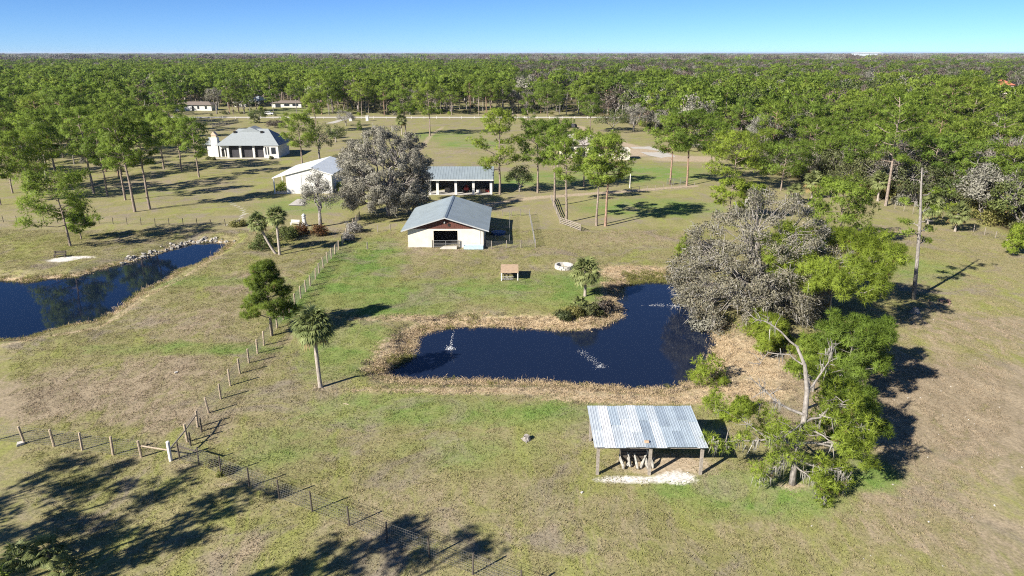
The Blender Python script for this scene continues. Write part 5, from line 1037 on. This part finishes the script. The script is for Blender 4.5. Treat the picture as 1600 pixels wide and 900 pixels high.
def area(P, z):
    x = pxx(P); T = {'r': ((1120, 'behind the concrete driveway'), (1210, 'behind the low wide pines'), (1300, 'above the mossy oak'), (1380, 'left of the great tall pine'), (1450, 'right of the great tall pine'), (1530, 'behind the straight red trunk'), (9e9, 'at the right picture edge')),
         'b': ((270, 'left of the long ranch house'), (350, 'behind the long ranch house'), (480, 'behind the parked white car'), (560, 'behind the gate pillars'), (650, 'behind the left lone pine'), (740, 'behind the right lone pine'), (9e9, 'beyond the dirt drive')),
         'l': ((60, 'at the left picture edge'), (130, 'behind the wide many limbed pine'), (190, 'behind the thin crowned pine'), (250, 'behind the close pair of pines'), (9e9, 'just left of the white house'))}[z]
    return next(t for m, t in T if x < m)
def depth(P, z): return 'front row' if P[1] < {'r': 165, 'b': 385, 'l': 175}[z] else 'second row' if P[1] < {'r': 205, 'b': 400, 'l': 215}[z] else 'third row' if P[1] < {'r': 235, 'b': 410, 'l': 265}[z] else 'rear row'
LAB = {'r': ('pine of the dense wood on the right hand side', 'pines of the right hand wood'), 'b': ('slender pine in the wood beyond the country road', 'pines beyond the country road'), 'l': ('scattered pine on the grass left of the white house', 'pines left of the white house')}
quota = {'r': 118, 'b': 62, 'l': 70}; rest = []
GV = [broad_meshes('grey_wood', 1060 + i, 12.5, 4.8, ['greyoak', 'mossoak', 'winter'][i], n=54, per=[60, 60, 26][i], ls=.36, th=.22, twigs=900, cz=.55, lob=.4)[:4] for i in range(3)]
def snag_mesh(seed):
    r_ = rng_(seed); h = r_.uniform(11, 16); w = MB(); w.tube([(0, 0, -.3), (r_.normal(0, .3), 0, h * .5), (r_.normal(0, .6), r_.normal(0, .4), h)], [.26, .19, .05], 7)
    for k in range(9): z = r_.uniform(.45, .95); q = r_.uniform(0, 6.28); L = r_.uniform(.8, 2.6); w.tube([(0, 0, h * z), (L * .6 * math.cos(q), L * .6 * math.sin(q), h * z + .5), (L * math.cos(q), L * math.sin(q), h * z + .4)], [.07, .05, .02], 5, False)
    return w.mesh('snag', M['bark_grey'], True)
SG = [snag_mesh(1090 + i) for i in range(3)]; ng, nsn = 0, 0
for P, z in cand:
    u_ = rg.random()
    if z != 'l' and quota[z] > 0 and u_ < .17 and ng < 50:
        ng += 1; gi = int(rg.integers(3)); sc_ = rg.uniform(.6, 1.1); plant('grey_tree', GV[gi], (P[0], P[1], -.02), '%s %s winter tree among pines, %s %s' % ('big' if sc_ > .92 else 'small' if sc_ < .76 else 'middling', ['silver grey', 'brownish', 'dark leafless'][gi], depth(P, z), area(P, z)), 'tree', 'grey trees among the pines', rg.uniform(0, 6.28), sc_, names=('trunk', 'crown', 'bare_twigs')); continue
    if quota[z] > 0 and u_ > .955 and nsn < 14:
        nsn += 1; t = empty('dead_snag', (P[0], P[1], -.02), 'bare dead trunk among the pines, %s %s' % (depth(P, z), area(P, z)), 'dead tree', 'dead trunks among the pines', rg.uniform(0, 6.28)); link('trunk', SG[nsn % 3], t); continue
    if quota[z] > 0:
        quota[z] -= 1; vi = int(rg.integers(8)); v = VAR[vi]; s = rg.uniform(.66, 1.14) * (.94 if z == 'r' else 1.0)
        t = plant('pine_tree', v, (P[0], P[1], -.02), '%s %s pine with %s trunk, %s %s' % ('tall' if s > .98 else 'middling' if s > .87 else 'short', SHW[vi % 4], BKW[vi % 3], depth(P, z), area(P, z)), 'pine tree', LAB[z][1], rg.uniform(0, 6.28), 1.0); t.scale = (s * rg.uniform(.9, 1.15), s * rg.uniform(.9, 1.15), s)
    else: rest.append(P)
rest = np.array(rest)
PROTO = {}
def protos(name, meshes):
    c = bpy.data.collections.new(name)
    for i, m in enumerate(meshes): c.objects.link(bpy.data.objects.new('%s_%02d' % (name, i), m))
    PROTO[name] = c; return c
def scatter(name, P, rot, scl, var, coll, label, Z=None):
    me = bpy.data.meshes.new(name); me.vertices.add(len(P)); me.vertices.foreach_set('co', np.asarray(P, np.float32).ravel())
    a = me.attributes.new('rot', 'FLOAT_VECTOR', 'POINT'); a.data.foreach_set('vector', np.asarray(rot, np.float32).ravel())
    a = me.attributes.new('scl', 'FLOAT_VECTOR', 'POINT'); a.data.foreach_set('vector', np.asarray(scl, np.float32).ravel())
    a = me.attributes.new('var', 'INT', 'POINT'); a.data.foreach_set('value', np.asarray(var, np.int32))
    if Z is not None: put_zone(me, Z, len(P))
    o = link(name, me); g = bpy.data.node_groups.new(name, 'GeometryNodeTree'); g.interface.new_socket('Geometry', in_out='INPUT', socket_type='NodeSocketGeometry'); g.interface.new_socket('Geometry', in_out='OUTPUT', socket_type='NodeSocketGeometry')
    n = g.nodes; gi, go = n.new('NodeGroupInput'), n.new('NodeGroupOutput'); ip = n.new('GeometryNodeInstanceOnPoints'); ci = n.new('GeometryNodeCollectionInfo'); ci.inputs['Collection'].default_value = coll; ci.inputs['Separate Children'].default_value = True; ci.inputs['Reset Children'].default_value = True
    ip.inputs['Pick Instance'].default_value = True
    def na(nm, ty): x = n.new('GeometryNodeInputNamedAttribute'); x.data_type = ty; x.inputs['Name'].default_value = nm; return x.outputs[0]
    L = g.links.new; L(gi.outputs[0], ip.inputs['Points']); L(ci.outputs[0], ip.inputs['Instance']); L(na('var', 'INT'), ip.inputs['Instance Index']); L(na('rot', 'FLOAT_VECTOR'), ip.inputs['Rotation']); L(na('scl', 'FLOAT_VECTOR'), ip.inputs['Scale']); L(ip.outputs[0], go.inputs[0])
    md = o.modifiers.new('scatter', 'NODES'); md.node_group = g; tag(o, label, kind='stuff'); return o
def joined(ms):
    """trunk and crown of a small far tree as one mesh with two materials"""
    import bmesh
    bm = bmesh.new(); mats = []; me = bpy.data.meshes.new('far_tree')
    Vs, polys, idx, tint, b = [], [], [], [], 0
    for k, m in enumerate(ms):
        v = np.empty(len(m.vertices) * 3, np.float32); m.vertices.foreach_get('co', v); v = v.reshape(-1, 3)
        tt = np.full(len(v), .5, np.float32)
        if 'tint' in m.attributes: m.attributes['tint'].data.foreach_get('value', tt)
        Vs.append(v); tint.append(tt); polys += [[b + i for i in p.vertices] for p in m.polygons]; idx += [k] * len(m.polygons); b += len(v); mats.append(m.materials[0])
    bm.free(); me.from_pydata(np.concatenate(Vs).tolist(), [], polys)
    for m in mats: me.materials.append(m)
    me.polygons.foreach_set('material_index', idx); a = me.attributes.new('tint', 'FLOAT', 'POINT'); a.data.foreach_set('value', np.concatenate(tint)); me.update()
    me.polygons.foreach_set('use_smooth', [True] * len(me.polygons)); me.normals_split_custom_set_from_vertices([tuple(x.vector) for m in ms for x in m.vertex_normals] if False else np.concatenate([vn(m) for m in ms]).tolist()); return me
def vn(m):
    c = np.empty(len(m.loops) * 3, np.float32); m.corner_normals.foreach_get('vector', c); li = np.empty(len(m.loops), np.int32); m.loops.foreach_get('vertex_index', li)
    o = np.zeros((len(m.vertices), 3), np.float32); o[:, 2] = 1; o[li] = c.reshape(-1, 3); return o
FARP = [joined(pine_meshes('far_pine', 1100 + i, 15.5, 5.6, .48, nl=16, shape=['round', 'flat', 'irregular'][i % 3], lod=.36, bark=['bark', 'bark_grey'][i % 2])) for i in range(6)]
FARB = [joined(broad_meshes('far_bare', 1120 + i, 14.5, 5.4, ['winter', 'greyoak', 'winter', 'broad'][i], n=30, per=40, ls=.6, th=.2)[:2]) for i in range(4)]
wood_c = protos('wood_tree', FARP + FARB)
W_ = np.concatenate([rest, C_]); dist = np.hypot(W_[:, 0], W_[:, 1])
pg_ = np.clip((dist - 520) / 750, .14, .75); pg_ = np.where(W_[:, 0] > 0, np.clip(pg_ + np.clip((dist - 330) / 330, 0, .66), 0, .93), pg_); pg_ = np.where(in_forest(W_) > 0, np.maximum(pg_, .30), pg_)
nz = np.array([noise.noise((x * .008, y * .008, 3.0)) for x, y in W_]); isb = rng.random(len(W_)) < np.clip(pg_ + nz * .5, 0.02, .95)
keep = rng.random(len(W_)) < np.where(nz < -.32, .35, .97); W_, isb, nz = W_[keep], isb[keep], nz[keep]
var = np.where(isb, 6 + rng.integers(0, 4, len(W_)), rng.integers(0, 6, len(W_))); s = rng.uniform(.62, 1.22, len(W_))
scatter('forest', np.column_stack([W_, np.full(len(W_), -.05)]), np.column_stack([np.zeros((len(W_), 2)), rng.uniform(0, 6.28, len(W_))]), np.column_stack([s * rng.uniform(.9, 1.25, len(W_)), s * rng.uniform(.9, 1.25, len(W_)), s]), var, wood_c, 'mass of green pines and grey winter trees reaching towards the horizon')
# patches of canopy out to the horizon
def canopy(seed, share):
    rg = rng_(seed); parts = []
    for k in range(20):
        c = np.array([rg.uniform(-22, 22), rg.uniform(-22, 22), rg.uniform(6, 11)]); n = 46; off = unit(rg.normal(size=(n, 3))) * rg.uniform(2, 4.6, (n, 1)); off[:, 2] *= .8
        parts.append(leaves(c + off, unit(off + rg.normal(size=(n, 3))), rg.uniform(1.4, 2.8, n), rg.uniform(1.0, 2.0, n), rg, np.clip(rg.uniform(.1, .9) + rg.normal(0, .1, n), 0, .93)))
    V, Fs, T = merge(parts); return np_mesh('canopy', V, Fs, M[share], T)
can_c = protos('canopy', [canopy(1200, 'winter'), canopy(1201, 'greyoak'), canopy(1202, 'pine'), canopy(1203, 'winter'), canopy(1204, 'broad')])
FP = jitter(-2900, 2900, 1480, 3600, 40, rng); FP = FP[in_view(FP)]; F2_ = jitter(-6500, 6500, 3600, 8600, 82, rng); F2_ = F2_[in_view(F2_)]
FP = np.concatenate([FP, F2_]); s = np.where(FP[:, 1] > 3600, 2.0, 1.0) * rng.uniform(.85, 1.2, len(FP))
zs = rng.uniform(.75, 1.25, len(FP)) * np.where(rng.random(len(FP)) < .06, 1.5, 1)
scatter('far_woodland', np.column_stack([FP, np.full(len(FP), -2.0)]), np.column_stack([np.zeros((len(FP), 2)), rng.uniform(0, 6.28, len(FP))]), np.column_stack([s, s, zs]), rng.choice(5, len(FP), p=[.34, .2, .16, .2, .1]), can_c, 'brown and grey winter woodland in the far distance')
# undergrowth: the nearest 46 shrubs of the wood edge one by one
UV = [bush_mesh('edge_shrub', 1300 + i, 2.2, 2.4, ['shrub', 'greyoak', 'shrub', 'broad', 'pine_bright', 'reed'][i], 26, 60, .28) for i in range(6)]
U = jitter(50, 260, 90, 330, 3.6, rng); U = U[(in_forest(U) > 0) & in_view(U, 6) & clear(U)]; dd = np.array([U[:, 1] - np.interp(U[:, 0], np.sort(FOREST_EDGE[:, 0]), FOREST_EDGE[np.argsort(FOREST_EDGE[:, 0]), 1])]).ravel(); o_ = np.argsort(np.where(U[:, 1] < 270, dd, 1e3)); U = U[o_]
for k, P in enumerate(U[:120]):
    vi = int(rg.integers(6)); sc_ = rg.uniform(.75, 1.5)
    t = empty('edge_shrub', (P[0], P[1], 0), '%s %s shrub in edge thicket, %s %s' % ('big' if sc_ > 1.2 else 'small' if sc_ < .95 else 'middling', ['olive', 'silvery', 'yellowish olive', 'dark green', 'bright green', 'yellow green'][vi], depth(P, 'r'), area(P, 'r')), 'shrub', 'thicket shrubs of the right hand wood', rg.uniform(0, 6.28)); t.scale = (sc_, sc_, sc_ * rg.uniform(.8, 1.25)); link('foliage', UV[vi], t)
palm_v = [palm_meshes('wood_palm', 1400 + i, 3.2 + i, 1.9, nf=26, skirt=.25) for i in range(2)]
for k in range(14):
    P = U[rg.integers(0, 120)]; plant('palm_tree', palm_v[k % 2], (P[0] + 1, P[1] + 1, 0), '%s cabbage palm half hidden in the thicket, %s %s' % (('short', 'taller')[k % 2], depth(P, 'r'), area(P, 'r')), 'palm tree', 'palms of the right hand thicket', k, rg.uniform(.8, 1.2), names=('trunk', 'fronds'))
ET = [broad_meshes('edge_tree', 1350 + i, 8.5, 4.6, ['greyoak', 'shrub', 'mossoak', 'shrub', 'broad'][i], n=60, per=70, ls=.34, th=.12, twigs=500 if i in (0, 2) else 0, cz=.6, low=.6, lob=.25) for i in range(5)]
EJ = jitter(50, 200, 90, 300, 6.5, rng); EJ = EJ[(in_forest(EJ) > 0) & in_view(EJ, 6) & clear(EJ)]; ed = EJ[:, 1] - np.interp(EJ[:, 0], np.sort(FOREST_EDGE[:, 0]), FOREST_EDGE[np.argsort(FOREST_EDGE[:, 0]), 1]); EJ = EJ[np.argsort(ed)][:64]
EJ = np.concatenate([EJ[:44], EJ[44:]])
for k, P in enumerate(EJ):
    vi = int(rg.integers(5)); sc_ = rg.uniform(.65, 1.2) * (1.0 if P[1] < 180 else .85)
    t = plant('edge_tree', ET[vi], (P[0], P[1], -.02), '%s %s bushy tree, %s %s' % ('big' if sc_ > .98 else 'small' if sc_ < .78 else 'middling', ['silver grey', 'olive green', 'dull brown grey', 'light olive', 'dark green'][vi], depth(P, 'r'), area(P, 'r')), 'tree', 'bushy trees of the right hand wood edge', rg.uniform(0, 6.28), sc_, names=('trunk', 'crown', 'bare_twigs'))
UR = U[120:]; UB = jitter(-330, 60, yr + 10, 470, 6, rng); UB = UB[in_view(UB) & clear(UB)]; UB = UB[rng.random(len(UB)) < .45]; UL = Lz + rng.normal(0, 4, Lz.shape); UL = UL[rng.random(len(UL)) < .5]
UA = np.concatenate([UR, UB, UL]); s = rng.uniform(.5, 1.1, len(UA)); s[len(UR):] *= .62
scatter('undergrowth', np.column_stack([UA, np.zeros(len(UA))]), np.column_stack([np.zeros((len(UA), 2)), rng.uniform(0, 6.28, len(UA))]), np.column_stack([s, s, s]), rng.integers(0, 6, len(UA)), protos('undershrub', UV), 'undergrowth of low shrubs beneath the pines')

# ------------------------------------------------------------------ grass, reeds, stones, chips
def turf(seed, n=130, size=.75, h=.10):
    rg = rng_(seed); C = np.column_stack([rg.uniform(-size, size, (n, 2)), np.zeros(n) - .01]); D = unit(np.column_stack([rg.normal(0, .55, (n, 2)), np.ones(n)])); V, Fc, T = blades(C, D, h * rg.uniform(.4, 1.5, n), rg.uniform(.035, .09, n), rg, rg.uniform(0, 1, n)); return np_mesh('turf', V, [Fc], M['grass'], T)
turf_c = protos('turf', [turf(1500 + i) for i in range(4)])
G = jitter(-95, 105, 30, 122, 1.12, rng); G = G[in_view(G, 2)]; dG = shore(G); G, dG = G[dG > .6], dG[dG > .6]; ZG = zones(G, dG); ok = (ZG['sand'] < .35) & (ZG['dirt'] < .75) & (ZG['wood'] < .5); G, dG = G[ok], dG[ok]; ZG = {k: v[ok] for k, v in ZG.items()}
s = rng.uniform(.6, 1.25, len(G)) * (1 + .7 * ZG['straw']); scatter('grass', np.column_stack([G, terrain(G, dG)]), np.column_stack([np.zeros((len(G), 2)), rng.uniform(0, 6.28, len(G))]), np.column_stack([np.ones((len(G), 2)), s]), rng.integers(0, 4, len(G)), turf_c, 'short pasture grass', ZG)
def tuft(seed, h, mat, n=34, sp=.28, lean=.5):
    rg = rng_(seed); C = np.column_stack([rg.normal(0, sp, (n, 2)), np.zeros(n) - .03]); D = unit(np.column_stack([rg.normal(0, lean, (n, 2)) + np.array([.25, -.1]), np.ones(n)])); L = h * rg.uniform(.5, 1.25, n); V, Fc, T = blades(C, D, L * .7, rg.uniform(.035, .07, n), rg, np.clip(rg.uniform(.1, .9, n), 0, .94)); D2 = unit(D + np.column_stack([rg.normal(0, .8, (n, 2)), -np.full(n, .35)]))
    V2, F2, T2 = blades(C + D * (L * .45)[:, None], D2, L * .6, rg.uniform(.025, .05, n), rg, T[::3]); V, Fs, T = merge([(V, Fc, T), (V2, F2, T2)]); return np_mesh('tuft', V, Fs, M[mat], T)
reed_c = protos('reed', [tuft(1600, .30, 'straw', lean=1.1), tuft(1601, .38, 'straw', lean=.9), tuft(1602, .24, 'straw', lean=1.5), tuft(1603, .55, 'straw', 22), tuft(1604, .42, 'reed'), tuft(1605, .40, 'winter', lean=.9)])
def bank(poly, dens, w, seed, green):
    rg = rng_(seed); lo, hi = poly.min(0) - w, poly.max(0) + w; n = int((hi - lo).prod() * dens); P = rg.uniform(lo, hi, (n, 2)); d = sdist(P, poly); ok = (d > -.25) & (d < w) & in_view(P, 4) & (rg.random(n) < np.clip(1.25 - d / w, 0, 1)); P, d = P[ok], d[ok]; v = rg.choice(4, len(P)); v = np.where(rg.random(len(P)) < green, 4, v); v = np.where((rg.random(len(P)) < .10) & (d > 1), 5, v); hump = (d > 1.9) & (P[:, 0] < at(700, 500).x) & (P[:, 1] > at(600, 590).y); v = np.where(hump & (rg.random(len(P)) < .55), 5, v); return P, v
P1, v1 = bank(POND, 7.0, 2.7, 1, .10); P3, v3 = bank(CANAL, 4.5, 1.6, 2, .55)
kp = np.ones(len(P3), bool)
for i_ in range(6, 10):
    ab = CANAL[i_ + 1] - CANAL[i_]; t_ = np.clip(((P3 - CANAL[i_]) @ ab) / (ab @ ab), 0, 1); q_ = P3 - (CANAL[i_] + t_[:, None] * ab); kp &= np.hypot(q_[:, 0], q_[:, 1]) > 1.7
kp |= rng.random(len(P3)) < .2; P3, v3 = P3[kp], v3[kp]
ex = []; rg2 = rng_(3)
for k_, px, py, a, b_, s_ in ZP:
    if k_ == 'straw': c = at(px, py); n = int(a * b_ * 5); q = unit(rg2.normal(size=(n, 2))) * np.sqrt(rg2.uniform(0, 1, (n, 1))) * np.array([a, b_]) * 1.05 + np.array([c.x, c.y]); ex.append(q)
P2_ = np.concatenate(ex); P2_ = P2_[shore(P2_) > .1]; v2 = rg2.choice([0, 1, 2, 2, 5], len(P2_)); gpatch = at(985, 425)
RP = np.concatenate([P1, P3, P2_]); RV = np.concatenate([v1, v3, v2]); near = np.hypot(RP[:, 0] - at(628, 555).x, RP[:, 1] - at(628, 555).y) < 1.6; near |= (np.abs(RP[:, 0] - at(1025, 428).x) < 4.5) & (np.abs(RP[:, 1] - at(1025, 430).y) < 2.4); RV[near] = 4; s = rng.uniform(.6, 1.2, len(RP)); s[near] *= 1.25; s[len(P1) + len(P3):] *= .62
scatter('bank_reeds', np.column_stack([RP, terrain(RP)]), np.column_stack([np.zeros((len(RP), 2)), rng.uniform(0, 6.28, len(RP))]), np.column_stack([s, s, s]), RV, reed_c, 'straw coloured dry reeds and grass matted along the pond banks')
# riprap on the far bank of the narrow pond
rg = rng_(12); RK = []
for i in range(3):
    m = MB(); n = 7; r_ = [rg.uniform(.7, 1.1) for _ in range(n * 2)]
    for z, s_ in ((0, 1), (.45, .9)): m.v += [(math.cos(6.283 * k / n) * s_ * r_[k + (n if z else 0)] * .38, math.sin(6.283 * k / n) * s_ * r_[k + (n if z else 0)] * .3, z * .6 + rg.uniform(-.05, .05)) for k in range(n)]
    m.f += [(k, (k + 1) % n, n + (k + 1) % n, n + k) for k in range(n)]; m.v.append((.02, .03, .38)); m.f += [(n + k, n + (k + 1) % n, 2 * n) for k in range(n)]; RK.append(m.mesh('bank_stone', M['stone']))
def riprap():
    while True:
        t = rg.uniform(0, 4.5); i = int(t); p = CANAL[6 + i] * (1 - t + i) + CANAL[7 + i] * (t - i) + rg.normal(0, .9, 2); d = float(sdist([p], CANAL)[0])
        if .15 < d < 1.7: return Vector((p[0], p[1], 0))
for k in range(110):
    t = rg.uniform(0, 1); q = riprap(); z = gz(q.x, q.y); o = link('bank_stone', RK[k % 3], None, (q.x, q.y, z - .06), (rg.normal(0, .3), rg.normal(0, .3), rg.uniform(0, 6)), rg.uniform(.5, 1.15)); tag(o, 'pale broken rock in the stone edging of the narrow pond', 'rock', 'stone edging of the narrow pond')
chip = MB().prism([(-.1, -.06, 0), (.08, -.08, 0), (.11, .04, 0), (-.03, .09, 0)], (.02, 0, .06)).mesh('chip', M['chip'])
cp_ = protos('chip', [chip]); n = 30; CPt = np.array([at(rg.uniform(1330, 1600), 560 + 330 * rg.random() ** 1.3)[:2] for _ in range(n)] + [at(1400 + rg.normal(0, 60), 620 + rg.normal(0, 40))[:2] for _ in range(25)] + [at(rg.uniform(300, 1500), rg.uniform(640, 890))[:2] for _ in range(8)])
n = len(CPt); s = rg.uniform(.25, .7, n); scatter('limestone_chips', np.column_stack([CPt, terrain(CPt) + .02]), np.column_stack([rg.normal(0, .2, (n, 2)), rg.uniform(0, 6.28, n)]), np.column_stack([s, s, s]), np.zeros(n), cp_, 'white limestone chips strewn over the dry field')
for px, py, s_, lab in ((275, 584, 1.6, 'white stone on the grass of the left pasture'), (909, 770, 1.0, 'small white stone on the grass before the shed'), (31, 697, 3.0, 'pale stone at the foot of a tan fence post')):
    q = at(px, py); tag(link('field_stone', chip, None, (q.x, q.y, gz(q.x, q.y) + .02), (0, 0, 1), s_), lab, 'stone')
# things that still share a label are told apart from left to right
bylab = {}
for o in COL.objects:
    if o.parent is None and o.get('label') and o.get('group') and o.name.split('.')[0] in ('pine_tree', 'edge_shrub', 'edge_tree', 'grey_tree', 'dead_snag', 'palm_tree'): bylab.setdefault(o['label'], []).append(o)
for lab, os_ in bylab.items():
    if len(os_) > 1:
        os_.sort(key=lambda o: pxx(o.location))
        for k, o in enumerate(os_): o['label'] = {2: ['left', 'right'], 3: ['left', 'centre', 'right']}.get(len(os_), ['leftmost', 'second', 'third', 'fourth', 'fifth', 'sixth', 'seventh', 'eighth', 'ninth'])[min(k, 8 if len(os_) > 3 else k)] + ' ' + lab
# ------------------------------------------------------------------ haze
hz = MB().box(-60000, 60000, -60000, 60000, -4.5, 46.0).mesh('haze', M['white']); hz.materials.clear(); hm = bpy.data.materials.new('haze_air'); hm.use_nodes = True
for n_ in list(hm.node_tree.nodes):
    if n_.type == 'BSDF_PRINCIPLED': hm.node_tree.nodes.remove(n_)
pv = hm.node_tree.nodes.new('ShaderNodeVolumePrincipled'); pv.inputs['Color'].default_value = (.62, .78, 1.0, 1); pv.inputs['Density'].default_value = 3.2e-5; pv.inputs['Anisotropy'].default_value = 0.0
hm.node_tree.links.new(pv.outputs[0], hm.node_tree.nodes['Material Output'].inputs['Volume']); hz.materials.append(hm); tag(link('haze', hz), 'thin blue haze over the distant woods', kind='stuff')
